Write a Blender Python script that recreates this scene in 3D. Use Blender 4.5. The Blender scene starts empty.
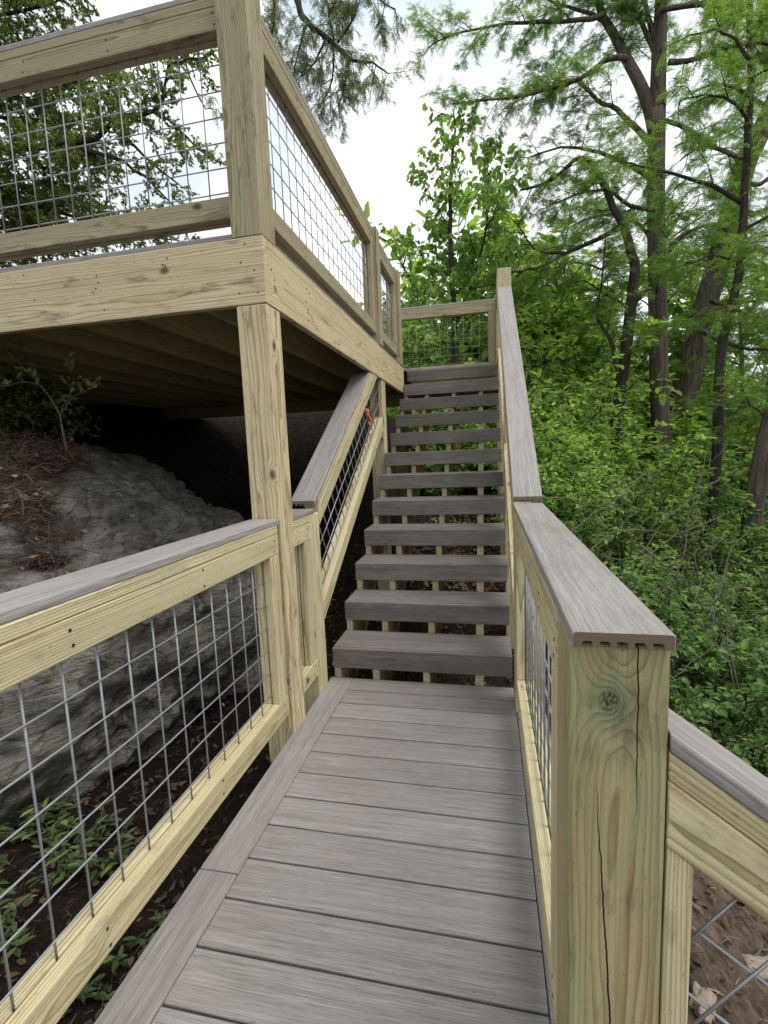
import bpy, bmesh, math, random
import numpy as np
from mathutils import Vector, Matrix, noise

SC = bpy.context.scene
COL = SC.collection
R = math.radians
rnd = random.Random(7)
rs = np.random.RandomState(11)

# ------------------------------------------------------------------ camera
CAM = Vector((0, 0, 1.29))
F = 484.0
RT = Vector((.977, .208, -.040)).normalized()
FW = Vector((-.212, .970, -.121)).normalized()
UP = RT.cross(FW).normalized()
FW = UP.cross(RT).normalized()


def at(px, py, y):
    """world point seen at image pixel (px,py) lying on the plane y=const"""
    d = RT * ((px - 384) / F) - UP * ((py - 512) / F) + FW
    return CAM + d * (y / d.y)


cam = bpy.data.cameras.new('camera')
co = bpy.data.objects.new('camera', cam)
COL.objects.link(co)
m = Matrix((RT, UP, -FW)).transposed().to_4x4()
m.translation = CAM
co.matrix_world = m
cam.sensor_fit = 'VERTICAL'
cam.sensor_height = 36
cam.lens = F / 1024 * 36
cam.clip_start = .02
cam.clip_end = 3000
SC.camera = co

# ------------------------------------------------------------------ object helpers


def tag(o, label=None, cat=None, group=None, kind=None):
    if label: o['label'] = label
    if cat: o['category'] = cat
    if group: o['group'] = group
    if kind: o['kind'] = kind
    return o


def thing(name, label, cat, loc=(0, 0, 0), group=None):
    o = bpy.data.objects.new(name, None)
    o.empty_display_size = .1
    o.location = loc
    COL.objects.link(o)
    return tag(o, label, cat, group)


class MB:
    """collects solids as one mesh with grain coordinates"""

    def __init__(s):
        s.v = []; s.f = []; s.g = []; s.r = []; s.mi = []; s.sm = []

    def _add(s, vs, fs, gs, rv, mi=0, smooth=False):
        b = len(s.v)
        s.v += vs; s.g += gs; s.r += [rv] * len(vs)
        for f in fs:
            s.f.append([b + i for i in f]); s.mi.append(mi); s.sm.append(smooth)

    def extr(s, p0, p1, prof, up=(0, 0, 1), n0=None, n1=None, mi=0, e=.002, rv=None, goff=None):
        p0 = Vector(p0); p1 = Vector(p1)
        ax = (p1 - p0); L = ax.length; ax.normalize()
        sd = ax.cross(Vector(up)).normalized(); u = sd.cross(ax).normalized()
        ca = (max(p[0] for p in prof) + min(p[0] for p in prof)) / 2
        cb = (max(p[1] for p in prof) + min(p[1] for p in prof)) / 2
        wa = max(p[0] for p in prof) - ca; wb = max(p[1] for p in prof) - cb
        rv = rnd.random() if rv is None else rv
        if goff is None:
            thin = rnd.choice((-1, 1)) * rnd.uniform(.022, .07); wide = rnd.uniform(-.03, .03)
            if rnd.random() < .25: thin, wide = rnd.uniform(-.03, .03), rnd.choice((-1, 1)) * rnd.uniform(.05, .10)
            goff = (rnd.uniform(0, 90),) + ((thin, wide) if wa <= wb else (wide, thin))
        vs = []; gs = []

        def ring(base, t, n, shr):
            for a, b in prof:
                a2 = ca + (a - ca) * (1 - shr / max(wa, .004)); b2 = cb + (b - cb) * (1 - shr / max(wb, .004))
                off = sd * a2 + u * b2
                k = 0
                if n is not None:
                    k = -off.dot(n) / ax.dot(n)
                vs.append(base + ax * (t + k) + off)
                gs.append((goff[0] + t + k, goff[1] + a2, goff[2] + b2))
        N0 = Vector(n0) if n0 is not None else None
        N1 = Vector(n1) if n1 is not None else None
        ring(p0, 0, N0, e); ring(p0, e, N0, 0); ring(p1, -e, N1, 0); ring(p1, 0, N1, e)
        # fix along-coordinate for far rings
        n = len(prof)
        for i in range(2 * n, 4 * n):
            gs[i] = (gs[i][0] + L, gs[i][1], gs[i][2])
        fs = [list(range(n))[::-1], list(range(3 * n, 4 * n))]
        for k in range(3):
            for i in range(n):
                j = (i + 1) % n
                fs.append([k * n + i, k * n + j, (k + 1) * n + j, (k + 1) * n + i])
        # orientation: sd,u,ax is left/right handed -> flip if required
        if sd.cross(u).dot(ax) < 0:
            fs = [f[::-1] for f in fs]
        s._add(vs, fs, gs, rv, mi)

    def board(s, p0, p1, w, t, up=(0, 0, 1), r=.004, **k):
        s.extr(p0, p1, rrect(w, t, r), up, **k)

    def tube(s, pts, rad, k=6, mi=0, smooth=True, rv=None, cap=True):
        pts = [Vector(p) for p in pts]
        if not hasattr(rad, '__len__'): rad = [rad] * len(pts)
        rv = rnd.random() if rv is None else rv
        vs = []; gs = []; L = 0
        ref = Vector((0.31, 0.17, .93))
        d0 = (pts[-1] - pts[0])
        if d0.length > 0 and abs(d0.normalized().dot(ref.normalized())) > .9: ref = Vector((.9, .3, .1))
        for i, p in enumerate(pts):
            d = pts[min(i + 1, len(pts) - 1)] - pts[max(i - 1, 0)]
            if d.length < 1e-9: d = Vector((0, 0, 1))
            d.normalize()
            a = d.cross(ref).normalized(); b = d.cross(a)
            if i: L += (p - pts[i - 1]).length
            for q in range(k):
                t = 2 * math.pi * q / k
                o = a * math.cos(t) * rad[i] + b * math.sin(t) * rad[i]
                vs.append(p + o); gs.append((L, o.x, o.y))
        fs = []
        for i in range(len(pts) - 1):
            for q in range(k):
                w = (q + 1) % k
                fs.append([i * k + q, i * k + w, (i + 1) * k + w, (i + 1) * k + q])
        if cap:
            fs.append(list(range(k))[::-1]); n = (len(pts) - 1) * k; fs.append(list(range(n, n + k)))
        s._add(vs, fs, gs, rv, mi, smooth)

    def slab(s, poly, x0, x1, mi=0, rv=None):
        rv = rnd.random() if rv is None else rv
        o = rnd.uniform(0, 50); n = len(poly)
        vs = [Vector((x, y, z)) for x in (x0, x1) for y, z in poly]
        gs = [(o + v.y, v.z + .05, v.x - x0 + .06) for v in vs]
        fs = [list(range(n))[::-1], list(range(n, 2 * n))]
        for i in range(n):
            j = (i + 1) % n; fs.append([i, j, n + j, n + i])
        s._add(vs, fs, gs, rv, mi)

    def build(s, name, mats, parent=None, loc=None):
        me = bpy.data.meshes.new(name)
        base = Vector((0, 0, 0))
        if parent is not None: base = parent.location
        elif loc is not None: base = Vector(loc)
        me.from_pydata([v - base for v in s.v], [], s.f)
        if not isinstance(mats, (list, tuple)): mats = [mats]
        for x in mats: me.materials.append(x)
        me.polygons.foreach_set('material_index', s.mi)
        me.polygons.foreach_set('use_smooth', s.sm)
        a = me.attributes.new('gc', 'FLOAT_VECTOR', 'POINT')
        a.data.foreach_set('vector', np.array(s.g, dtype=np.float32).ravel())
        a = me.attributes.new('rv', 'FLOAT', 'POINT')
        a.data.foreach_set('value', np.array(s.r, dtype=np.float32))
        me.update()
        o = bpy.data.objects.new(name, me)
        COL.objects.link(o)
        if parent is not None: o.parent = parent
        elif loc is not None: o.location = loc
        return o


def rrect(w, t, r=.004, n=3):
    a = w / 2; b = t / 2; out = []
    for cx, cy, s in ((a - r, b - r, 0), (-a + r, b - r, 90), (-a + r, -b + r, 180), (a - r, -b + r, 270)):
        for i in range(n):
            q = R(s + 90 * i / (n - 1)); out.append((cx + r * math.cos(q), cy + r * math.sin(q)))
    return out


def capprof(w=.14, t=.025):
    """composite board with a grooved underside"""
    a = w / 2; b = t / 2; r = .005; out = []
    for cx, cy, s in ((a - r, b - r, 0), (-a + r, b - r, 90)):
        for i in range(3):
            q = R(s + 45 * i); out.append((cx + r * math.cos(q), cy + r * math.sin(q)))
    out.append((-a, -b + .003)); out.append((-a + .003, -b))
    n = 5; pitch = w / (n + .75); g = .0082; h = .0098
    for i in range(n):
        c = -a + pitch * (i + .875)
        out += [(c - g, -b), (c - g, -b + h - .003), (c - g + .002, -b + h), (c + g - .002, -b + h), (c + g, -b + h - .003), (c + g, -b)]
    out.append((a - .003, -b)); out.append((a, -b + .003))
    return out


CAPP = capprof()

# ------------------------------------------------------------------ materials


def mat(name):
    m = bpy.data.materials.new(name); m.use_nodes = True
    nt = m.node_tree; b = nt.nodes['Principled BSDF']
    return m, nt, b


class N:
    def __init__(s, nt): s.nt = nt

    def n(s, typ, **k):
        o = s.nt.nodes.new(typ)
        for a, b in k.items():
            if a.startswith('i_'):
                q = a[2:]; q = int(q) if q.isdigit() else q
                s.set(o.inputs[q], b)
            else: setattr(o, a, b)
        return o

    def set(s, inp, v):
        if isinstance(v, bpy.types.NodeSocket): s.nt.links.new(v, inp)
        else: inp.default_value = v

    def math(s, op, a, b=0.0, c=None):
        o = s.nt.nodes.new('ShaderNodeMath'); o.operation = op
        s.set(o.inputs[0], a); s.set(o.inputs[1], b)
        if c is not None: s.set(o.inputs[2], c)
        return o.outputs[0]

    def vmul(s, v, c):
        o = s.nt.nodes.new('ShaderNodeVectorMath'); o.operation = 'MULTIPLY'
        s.set(o.inputs[0], v); o.inputs[1].default_value = c
        return o.outputs[0]

    def noise(s, v, scale=1.0, detail=3, rough=.55, dist=0.0):
        o = s.nt.nodes.new('ShaderNodeTexNoise')
        s.set(o.inputs['Vector'], v); o.inputs['Scale'].default_value = scale
        o.inputs['Detail'].default_value = detail; o.inputs['Roughness'].default_value = rough
        o.inputs['Distortion'].default_value = dist
        return o.outputs['Fac']

    def ramp(s, f, stops):
        o = s.nt.nodes.new('ShaderNodeValToRGB'); e = o.color_ramp.elements
        while len(e) < len(stops): e.new(.5)
        for q, (p, c) in zip(e, stops):
            q.position = p; q.color = (c[0], c[1], c[2], 1) if hasattr(c, '__len__') else (c, c, c, 1)
        s.set(o.inputs[0], f)
        return o.outputs[0]

    def mix(s, f, a, b, mode='MIX'):
        o = s.nt.nodes.new('ShaderNodeMix'); o.data_type = 'RGBA'; o.blend_type = mode
        s.set(o.inputs[0], f)
        for i, v in ((6, a), (7, b)):
            if not isinstance(v, bpy.types.NodeSocket): v = (v[0], v[1], v[2], 1)
            s.set(o.inputs[i], v)
        return o.outputs[2]

    def attr(s, name, out='Vector'):
        o = s.nt.nodes.new('ShaderNodeAttribute'); o.attribute_name = name
        return o.outputs[out]

    def bump(s, h, strength=.3, dist=.01):
        o = s.nt.nodes.new('ShaderNodeBump'); o.inputs['Strength'].default_value = strength
        o.inputs['Distance'].default_value = dist; s.set(o.inputs['Height'], h)
        return o.outputs['Normal']


def wood(name, light, mid, dark, green=.35, dirt=.25, ring=150.0, crack=False, ringamt=1.0, knot=None):
    m, nt, b = mat(name); k = N(nt)
    gc = k.attr('gc'); rv = k.attr('rv', 'Fac')
    sep = k.n('ShaderNodeSeparateXYZ', i_0=gc)
    # knots
    vo = k.n('ShaderNodeTexVoronoi', i_Vector=k.vmul(gc, (3.2, 5.2, 5.2)), i_Scale=1.0)
    kd = k.math('ADD', vo.outputs['Distance'], k.math('MULTIPLY', k.math('GREATER_THAN', k.n('ShaderNodeSeparateXYZ', i_0=vo.outputs['Color']).outputs[0], .55), 3.0))
    kd = k.math('ADD', kd, k.math('MULTIPLY', k.math('SUBTRACT', k.noise(k.vmul(gc, (40, 70, 70)), 1, 3), .5), .035))
    kd = k.math('MAXIMUM', k.math('MULTIPLY', kd, 1.6), 0.0)
    kw = k.math('POWER', 2.718, k.math('MULTIPLY', k.math('MULTIPLY', kd, kd), -28.0))
    w1 = k.noise(k.vmul(gc, (.9, 9, 9)), 1, 2)
    w2 = k.noise(k.vmul(gc, (5, 30, 30)), 1, 2)
    r = k.math('SQRT', k.math('ADD', k.math('MULTIPLY', sep.outputs[1], sep.outputs[1]), k.math('MULTIPLY', sep.outputs[2], sep.outputs[2])))
    v = k.math('MULTIPLY', r, ring)
    v = k.math('ADD', v, k.math('MULTIPLY', w1, 7.0))
    v = k.math('ADD', v, k.math('MULTIPLY', w2, .7))
    v = k.math('ADD', v, k.math('MULTIPLY', kw, 3.2))
    if knot:
        dx = k.math('MULTIPLY', k.math('SUBTRACT', sep.outputs[0], knot[0]), .72)
        da = k.math('SUBTRACT', sep.outputs[1], knot[1])
        k2 = k.math('SQRT', k.math('ADD', k.math('MULTIPLY', dx, dx), k.math('MULTIPLY', da, da)))
        k2 = k.math('ADD', k2, k.math('MULTIPLY', k.math('SUBTRACT', w2, .5), .008))
        v = k.math('ADD', v, k.math('MULTIPLY', k.math('POWER', 2.718, k.math('MULTIPLY', k2, -30.0)), 9.0))
    fr = k.math('FRACT', v)
    ringc = k.ramp(fr, [(0, light), (.35, light), (.74, mid), (.92, dark), (1, light)])
    flat = k.mix(.5, light, mid)
    big = k.noise(k.vmul(gc, (1.1, 6, 6)), 1, 3)
    c = k.mix(k.math('MULTIPLY', k.ramp(big, [(.3, .55), (.6, 1.0)]), ringamt), flat, ringc)
    # fibre streaks
    st = k.noise(k.vmul(gc, (4, 220, 220)), 1, 3, .6)
    c = k.mix(k.ramp(st, [(.35, .28), (.6, 0.0)]), c, k.mix(1, c, (.62, .55, .42), 'MULTIPLY'))
    # dark latewood lines running the length of the board
    ll = k.noise(k.vmul(gc, (.7, 75, 75)), 1, 3, .6, .3)
    c = k.mix(k.ramp(ll, [(.56, 0.0), (.66, .55)]), c, k.mix(1, c, (.52, .44, .30), 'MULTIPLY'))
    # preservative green
    gn = k.noise(k.vmul(gc, (1.6, 7, 7)), 1.3, 3, .6, 1.2)
    c = k.mix(k.math('MULTIPLY', k.ramp(gn, [(.42, 0.0), (.72, 1.0)]), green), c, (.23, .31, .17))
    # tone per board
    c = k.mix(k.math('MULTIPLY', rv, .35), c, (.50, .40, .20), 'MULTIPLY') if False else k.mix(k.math('MULTIPLY', rv, .28), c, k.mix(1, c, (.78, .70, .55), 'MULTIPLY'))
    # knots colour
    kc = k.ramp(kd, [(.035, (.04, .022, .012)), (.075, (.13, .075, .035)), (.12, (.20, .13, .06))])
    c = k.mix(k.ramp(kd, [(.10, .92), (.125, .45), (.17, 0.0)]), c, kc)
    if knot:
        c = k.mix(k.ramp(k2, [(.012, .9), (.026, .62), (.045, 0.0)]), c, k.mix(k.ramp(fr, [(.3, 0.0), (.9, .7)]), (.19, .25, .13), (.09, .11, .055)))
        kn = k.noise(k.vmul(gc, (130, 260, 260)), 1, 3)
        c = k.mix(k.math('MULTIPLY', k.ramp(k2, [(.008, 1.0), (.018, 0.0)]), k.ramp(kn, [(.44, .25), (.60, 1.0)])), c, (.028, .020, .011))
    # handling dirt, mildew specks
    dn = k.noise(k.vmul(gc, (5, 16, 16)), 1.0, 5, .7)
    c = k.mix(k.math('MULTIPLY', k.ramp(dn, [(.56, 0.0), (.74, 1.0)]), dirt), c, (.05, .043, .032))
    wn = k.noise(k.vmul(gc, (1.7, 10, 10)), 1.0, 4, .6, .8)
    c = k.mix(k.math('MULTIPLY', k.ramp(wn, [(.50, 0.0), (.72, 1.0)]), .4), c, k.mix(1, c, (.70, .63, .55), 'MULTIPLY'))
    fl = k.noise(k.vmul(gc, (26, 120, 120)), 1.0, 3, .7)
    c = k.mix(k.math('MULTIPLY', k.ramp(fl, [(.60, 0.0), (.72, 1.0)]), .35), c, (.16, .115, .06))
    sp = k.noise(k.vmul(gc, (60, 130, 130)), 1.0, 2)
    c = k.mix(k.math('MULTIPLY', k.ramp(sp, [(.66, 0.0), (.75, 1.0)]), .45), c, (.08, .06, .035))
    hgt = k.math('ADD', k.math('MULTIPLY', st, .5), k.math('MULTIPLY', fr, .25))
    if crack:
        # drying checks: two thin splits running up the face
        wob = k.noise(k.vmul(gc, (9, 0, 0)), 1.0, 4, .6)
        wob2 = k.noise(k.vmul(gc, (60, 0, 0)), 1.0, 2, .6)
        tot = None
        for (c0, slope, a0, a1, wid) in crack:
            line = k.math('ADD', k.math('MULTIPLY', k.math('SUBTRACT', sep.outputs[0], a0), slope), c0)
            line = k.math('ADD', line, k.math('MULTIPLY', k.math('SUBTRACT', wob, .5), .012))
            line = k.math('ADD', line, k.math('MULTIPLY', k.math('SUBTRACT', wob2, .5), .003))
            dd = k.math('ABSOLUTE', k.math('SUBTRACT', sep.outputs[1], line))
            tt = k.math('DIVIDE', k.math('SUBTRACT', sep.outputs[0], a0), a1 - a0)
            par = k.math('MAXIMUM', k.math('MULTIPLY', k.math('MULTIPLY', tt, k.math('SUBTRACT', 1.0, tt)), 4.0), 0.0)
            ww = k.math('MULTIPLY', k.math('POWER', par, .5), wid)
            q = k.math('LESS_THAN', dd, ww)
            tot = q if tot is None else k.math('MAXIMUM', tot, q)
        c = k.mix(tot, c, (.012, .008, .005))
        hgt = k.math('SUBTRACT', hgt, k.math('MULTIPLY', tot, 6.0))
    nt.links.new(c, b.inputs['Base Color'])
    b.inputs['Roughness'].default_value = .72
    b.inputs['Specular IOR Level'].default_value = .3
    nt.links.new(k.bump(hgt, .35, .0025), b.inputs['Normal'])
    return m


LT = (.67, .605, .405); MD = (.50, .415, .235); DK = (.27, .195, .095)
M_wood = wood('treated_pine', LT, MD, DK, green=.32, dirt=.42)
M_beam = wood('treated_pine_beam', (.68, .585, .385), (.53, .43, .255), (.33, .235, .125), green=.15, dirt=.75, ring=95)
M_weath = wood('weathered_pine', (.42, .37, .245), (.33, .275, .17), (.19, .14, .075), green=.25, dirt=.9)
M_post = wood('treated_pine_post', (.44, .38, .215), (.355, .29, .15), (.235, .17, .08), green=.7, dirt=.65, ring=105,
              crack=[(-.028, .012, 101.22, 101.62, .0011), (-.0364, .0625, 100.2, 101.27, .0016)], knot=(101.405, .012))
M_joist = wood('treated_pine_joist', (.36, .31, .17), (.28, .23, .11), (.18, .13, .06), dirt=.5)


def composite(name, c0, c1, c2, wide=.5):
    m, nt, b = mat(name); k = N(nt)
    gc = k.attr('gc'); rv = k.attr('rv', 'Fac')
    s1 = k.noise(k.vmul(gc, (7, 330, 160)), 1, 4, .65, .2)
    s2 = k.noise(k.vmul(gc, (1.6, 62, 40)), 1, 3, .6, .4)
    s3 = k.noise(k.vmul(gc, (1.0, 5, 5)), 1, 2)
    s4 = k.noise(k.vmul(gc, (16, 640, 240)), 1, 2, .5)
    f = k.math('ADD', k.math('MULTIPLY', s1, .55), k.math('MULTIPLY', s2, .45))
    f = k.math('ADD', f, k.math('MULTIPLY', k.math('SUBTRACT', rv, .5), .11))
    f = k.math('ADD', f, k.math('MULTIPLY', k.math('SUBTRACT', s3, .5), .12))
    c = k.ramp(f, [(.26, c0), (.50, c1), (.74, c2)])
    c = k.mix(k.ramp(s4, [(.38, .5), (.5, 0.0)]), c, k.mix(1, c, (.55, .53, .52), 'MULTIPLY'))
    du = k.noise(k.vmul(gc, (4, 9, 9)), 1, 5, .7)
    c = k.mix(k.math('MULTIPLY', k.ramp(du, [(.5, 0.0), (.8, 1.0)]), .4), c, (.27, .24, .20))
    pt = k.noise(k.vmul(gc, (2.2, 3.5, 3)), 1, 4, .65)
    c = k.mix(k.ramp(pt, [(.38, .28), (.52, 0.0)]), c, k.mix(1, c, (.72, .67, .62), 'MULTIPLY'))
    gr = k.noise(k.vmul(gc, (70, 90, 90)), 1, 2)
    c = k.mix(k.math('MULTIPLY', k.ramp(gr, [(.70, 0.0), (.76, 1.0)]), .5), c, (.07, .055, .04))
    nt.links.new(c, b.inputs['Base Color'])
    b.inputs['Roughness'].default_value = .58
    b.inputs['Specular IOR Level'].default_value = .35
    h = k.math('ADD', k.math('MULTIPLY', s1, 1.0), k.math('MULTIPLY', s4, .6))
    nt.links.new(k.bump(h, .75, .002), b.inputs['Normal'])
    return m


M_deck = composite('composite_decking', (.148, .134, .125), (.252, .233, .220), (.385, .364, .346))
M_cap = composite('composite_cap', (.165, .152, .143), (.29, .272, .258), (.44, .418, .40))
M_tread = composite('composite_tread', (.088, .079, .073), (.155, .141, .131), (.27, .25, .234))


def simple(name, col, rough=.6, metal=0.0, nscale=None, col2=None):
    m, nt, b = mat(name); k = N(nt)
    if nscale:
        tc = k.n('ShaderNodeTexCoord').outputs['Object']
        nt.links.new(k.mix(k.noise(tc, nscale, 4, .6), col, col2), b.inputs['Base Color'])
    else: b.inputs['Base Color'].default_value = (*col, 1)
    b.inputs['Roughness'].default_value = rough; b.inputs['Metallic'].default_value = metal
    return m


M_wire = simple('galvanised_wire', (.40, .42, .445), .40, .55, 30, (.26, .28, .30))
M_nail = simple('nail_steel', (.06, .05, .045), .5, .6, 50, (.03, .025, .02))
M_core = simple('composite_core', (.10, .07, .05), .8, 0, 300, (.19, .14, .10))
M_orange = simple('orange_plastic', (.85, .15, .03), .45, 0, 20, (.72, .10, .02))
M_white = simple('white_plastic', (.7, .7, .68), .5, 0, 20, (.6, .6, .58))


def leafmat(name, a, b_, dark, tr=.4, gloss=.35):
    m, nt, b = mat(name); k = N(nt)
    rv = k.attr('rv', 'Fac')
    c = k.ramp(rv, [(0, dark), (.4, a), (.975, b_), (.995, (.30, .27, .09))])
    tc = k.n('ShaderNodeTexCoord').outputs['Object']
    c = k.mix(k.ramp(k.noise(tc, 1.3, 2), [(.4, 0.0), (.65, .5)]), c, k.mix(1, c, (1.2, 1.06, .72), 'MULTIPLY'))
    nt.links.new(c, b.inputs['Base Color'])
    b.inputs['Roughness'].default_value = .5
    b.inputs['Specular IOR Level'].default_value = gloss
    t = k.n('ShaderNodeBsdfTranslucent')
    nt.links.new(k.mix(1, c, (1.80, 1.88, .82), 'MULTIPLY'), t.inputs[0])
    mx = k.n('ShaderNodeMixShader'); mx.inputs[0].default_value = tr
    nt.links.new(b.outputs[0], mx.inputs[1]); nt.links.new(t.outputs[0], mx.inputs[2])
    nt.links.new(mx.outputs[0], nt.nodes['Material Output'].inputs['Surface'])
    return m


L_cyp = leafmat('cypress_leaf', (.14, .24, .07), (.215, .33, .115), (.095, .17, .05), .58)
L_shrub = leafmat('shrub_leaf', (.115, .215, .065), (.23, .36, .12), (.045, .10, .032), .48)
L_bright = leafmat('spring_leaf', (.185, .30, .095), (.31, .44, .17), (.10, .18, .055), .56)
L_dim = leafmat('deep_green_leaf', (.075, .15, .04), (.17, .25, .07), (.035, .08, .02), .42)
L_oak = leafmat('oak_leaf', (.12, .165, .06), (.24, .285, .11), (.06, .09, .032), .5)
L_grey = leafmat('grey_green_leaf', (.12, .16, .09), (.20, .24, .13), (.07, .10, .05), .5)
L_vinca = leafmat('glossy_leaf', (.058, .10, .030), (.115, .165, .05), (.034, .065, .02), .2, .4)
L_rockbush = leafmat('pale_leaf', (.15, .21, .075), (.26, .32, .13), (.08, .12, .04), .4)


def bark(name, c0, c1, sc=1.0):
    m, nt, b = mat(name); k = N(nt)
    tc = k.n('ShaderNodeTexCoord').outputs['Object']
    n1 = k.noise(k.vmul(tc, (34 * sc, 34 * sc, 3.2 * sc)), 1, 5, .65, .6)
    n2 = k.noise(tc, 2.2, 3)
    c = k.ramp(n1, [(.33, c0), (.62, c1)])
    c = k.mix(k.ramp(n2, [(.45, 0.0), (.7, .5)]), c, (.10, .105, .07))
    nt.links.new(c, b.inputs['Base Color']); b.inputs['Roughness'].default_value = .9
    b.inputs['Specular IOR Level'].default_value = .15
    nt.links.new(k.bump(n1, 1.0, .03), b.inputs['Normal'])
    return m


M_bark = bark('cypress_bark', (.022, .017, .013), (.165, .135, .112), .5)
M_darkbark = bark('dark_bark', (.018, .015, .012), (.075, .062, .05), 1.6)
M_twig = bark('dry_twig', (.10, .085, .065), (.27, .235, .19), 3)


def rockmat():
    m, nt, b = mat('rock_face'); k = N(nt)
    tc = k.n('ShaderNodeTexCoord').outputs['Object']
    n1 = k.noise(tc, 2.0, 6, .65, .6); n2 = k.math('ADD', k.math('MULTIPLY', k.noise(k.vmul(tc, (1, 1, 1.7)), 46, 6, .85), .62), k.math('MULTIPLY', k.noise(tc, 6, 4, .6), .38)); n3 = k.noise(tc, 7, 4, .7, 1.0)
    v = k.n('ShaderNodeTexVoronoi', i_Vector=k.vmul(tc, (1, 1, 2.2)), i_Scale=2.4, feature='DISTANCE_TO_EDGE').outputs['Distance']
    c = k.ramp(n1, [(.3, (.10, .086, .070)), (.46, (.27, .237, .198)), (.66, (.52, .47, .40))])
    c = k.mix(k.ramp(n3, [(.36, .75), (.52, 0.0)]), c, (.04, .037, .033))
    c = k.mix(k.ramp(n2, [(.50, 0.0), (.60, .85)]), c, (.44, .425, .395))
    mp = k.n('ShaderNodeMapping', i_Vector=tc); mp.inputs['Rotation'].default_value = (R(18), R(-24), 0); mp.inputs['Scale'].default_value = (1.5, 1.5, 13)
    fol = k.noise(mp.outputs[0], 1.6, 5, .65, .8)
    c = k.mix(k.ramp(fol, [(.34, .7), (.45, 0.0)]), c, (.04, .035, .03))
    c = k.mix(k.ramp(fol, [(.6, 0.0), (.72, .45)]), c, (.40, .385, .355))
    lic = k.noise(tc, 5.5, 5, .75)
    c = k.mix(k.ramp(lic, [(.6, 0.0), (.68, .55)]), c, (.27, .27, .235))
    c = k.mix(k.ramp(v, [(.0, .6), (.02, 0.0)]), c, (.02, .018, .016))
    nt.links.new(c, b.inputs['Base Color']); b.inputs['Roughness'].default_value = .88
    h = k.math('ADD', k.math('MULTIPLY', n1, 2.0), k.math('ADD', k.math('MULTIPLY', n2, .8), k.math('ADD', n3, k.math('MULTIPLY', fol, 1.6))))
    nt.links.new(k.bump(h, 1.0, .07), b.inputs['Normal'])
    return m


M_rock = rockmat()


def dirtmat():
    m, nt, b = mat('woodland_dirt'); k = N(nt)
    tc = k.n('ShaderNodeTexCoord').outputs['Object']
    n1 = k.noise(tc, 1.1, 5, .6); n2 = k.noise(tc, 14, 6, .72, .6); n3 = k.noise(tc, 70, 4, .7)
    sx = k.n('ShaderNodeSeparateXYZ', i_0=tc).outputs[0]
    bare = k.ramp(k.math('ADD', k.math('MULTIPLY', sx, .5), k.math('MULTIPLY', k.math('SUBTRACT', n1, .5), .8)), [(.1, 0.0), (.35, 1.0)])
    c = k.ramp(n2, [(.3, (.009, .0065, .005)), (.5, (.020, .0145, .0105)), (.72, (.044, .032, .023))])  # dark humus, deepened to put the shade under the platform into its colour
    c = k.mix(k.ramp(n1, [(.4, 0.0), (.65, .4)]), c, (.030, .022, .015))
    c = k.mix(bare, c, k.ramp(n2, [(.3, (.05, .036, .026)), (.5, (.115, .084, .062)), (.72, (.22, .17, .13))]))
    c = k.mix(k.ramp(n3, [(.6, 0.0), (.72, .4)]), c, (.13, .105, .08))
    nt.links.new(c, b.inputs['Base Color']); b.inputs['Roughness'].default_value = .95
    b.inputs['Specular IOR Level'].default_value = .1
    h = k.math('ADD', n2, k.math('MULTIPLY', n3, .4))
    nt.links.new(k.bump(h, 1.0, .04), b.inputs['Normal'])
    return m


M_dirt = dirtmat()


def litmat():
    m, nt, b = mat('dead_leaf'); k = N(nt)
    rv = k.attr('rv', 'Fac')
    c = k.ramp(rv, [(0, (.025, .016, .011)), (.55, (.085, .05, .03)), (.85, (.17, .105, .06)), (1, (.34, .27, .20))])
    nt.links.new(c, b.inputs['Base Color']); b.inputs['Roughness'].default_value = .85
    return m


M_litter = litmat()
M_pebble = simple('pale_stone', (.36, .30, .24), .9, 0, 60, (.12, .09, .065))

# ------------------------------------------------------------------ world, sun
W = bpy.data.worlds.new('World'); SC.world = W; W.use_nodes = True
nt = W.node_tree; k = N(nt)
bg = nt.nodes['Background']
sky = k.n('ShaderNodeTexSky', sky_type='NISHITA', sun_disc=False)
SUN_EL, SUN_AZ = 64, 100      # azimuth clockwise from +Y
sky.sun_elevation = R(SUN_EL); sky.sun_rotation = R(SUN_AZ)
sky.air_density = 1.0; sky.dust_density = 3.0
tc = k.n('ShaderNodeTexCoord').outputs['Generated']
cl = k.noise(k.vmul(tc, (2.2, 2.2, 3.2)), 1.0, 5, .55, .4)
cloud = k.ramp(cl, [(.38, (6.0, 6.8, 7.5)), (.5, (8.0, 8.4, 8.7)), (.66, (11.4, 11.4, 11.3))])
cov = k.ramp(cl, [(.28, .80), (.5, .97)])
nt.links.new(k.mix(cov, sky.outputs[0], cloud), bg.inputs['Color'])
bg.inputs['Strength'].default_value = .10
sl = bpy.data.lights.new('sun', 'SUN'); sl.energy = 1.8; sl.angle = R(32); sl.color = (1, .96, .90)
so = bpy.data.objects.new('sun', sl); COL.objects.link(so)
sd = Vector((math.sin(R(SUN_AZ)) * math.cos(R(SUN_EL)), math.cos(R(SUN_AZ)) * math.cos(R(SUN_EL)), math.sin(R(SUN_EL))))
so.rotation_euler = sd.to_track_quat('Z', 'Y').to_euler(); so.location = (3, -4, 12)
SC.view_settings.view_transform = 'Standard'
SC.view_settings.look = 'None'
SC.view_settings.exposure = 0.50
SC.view_settings.gamma = 1

# ------------------------------------------------------------------ terrain


def ss(a, b, x):
    t = np.clip((x - a) / (b - a), 0, 1); return t * t * (3 - 2 * t)


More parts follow.
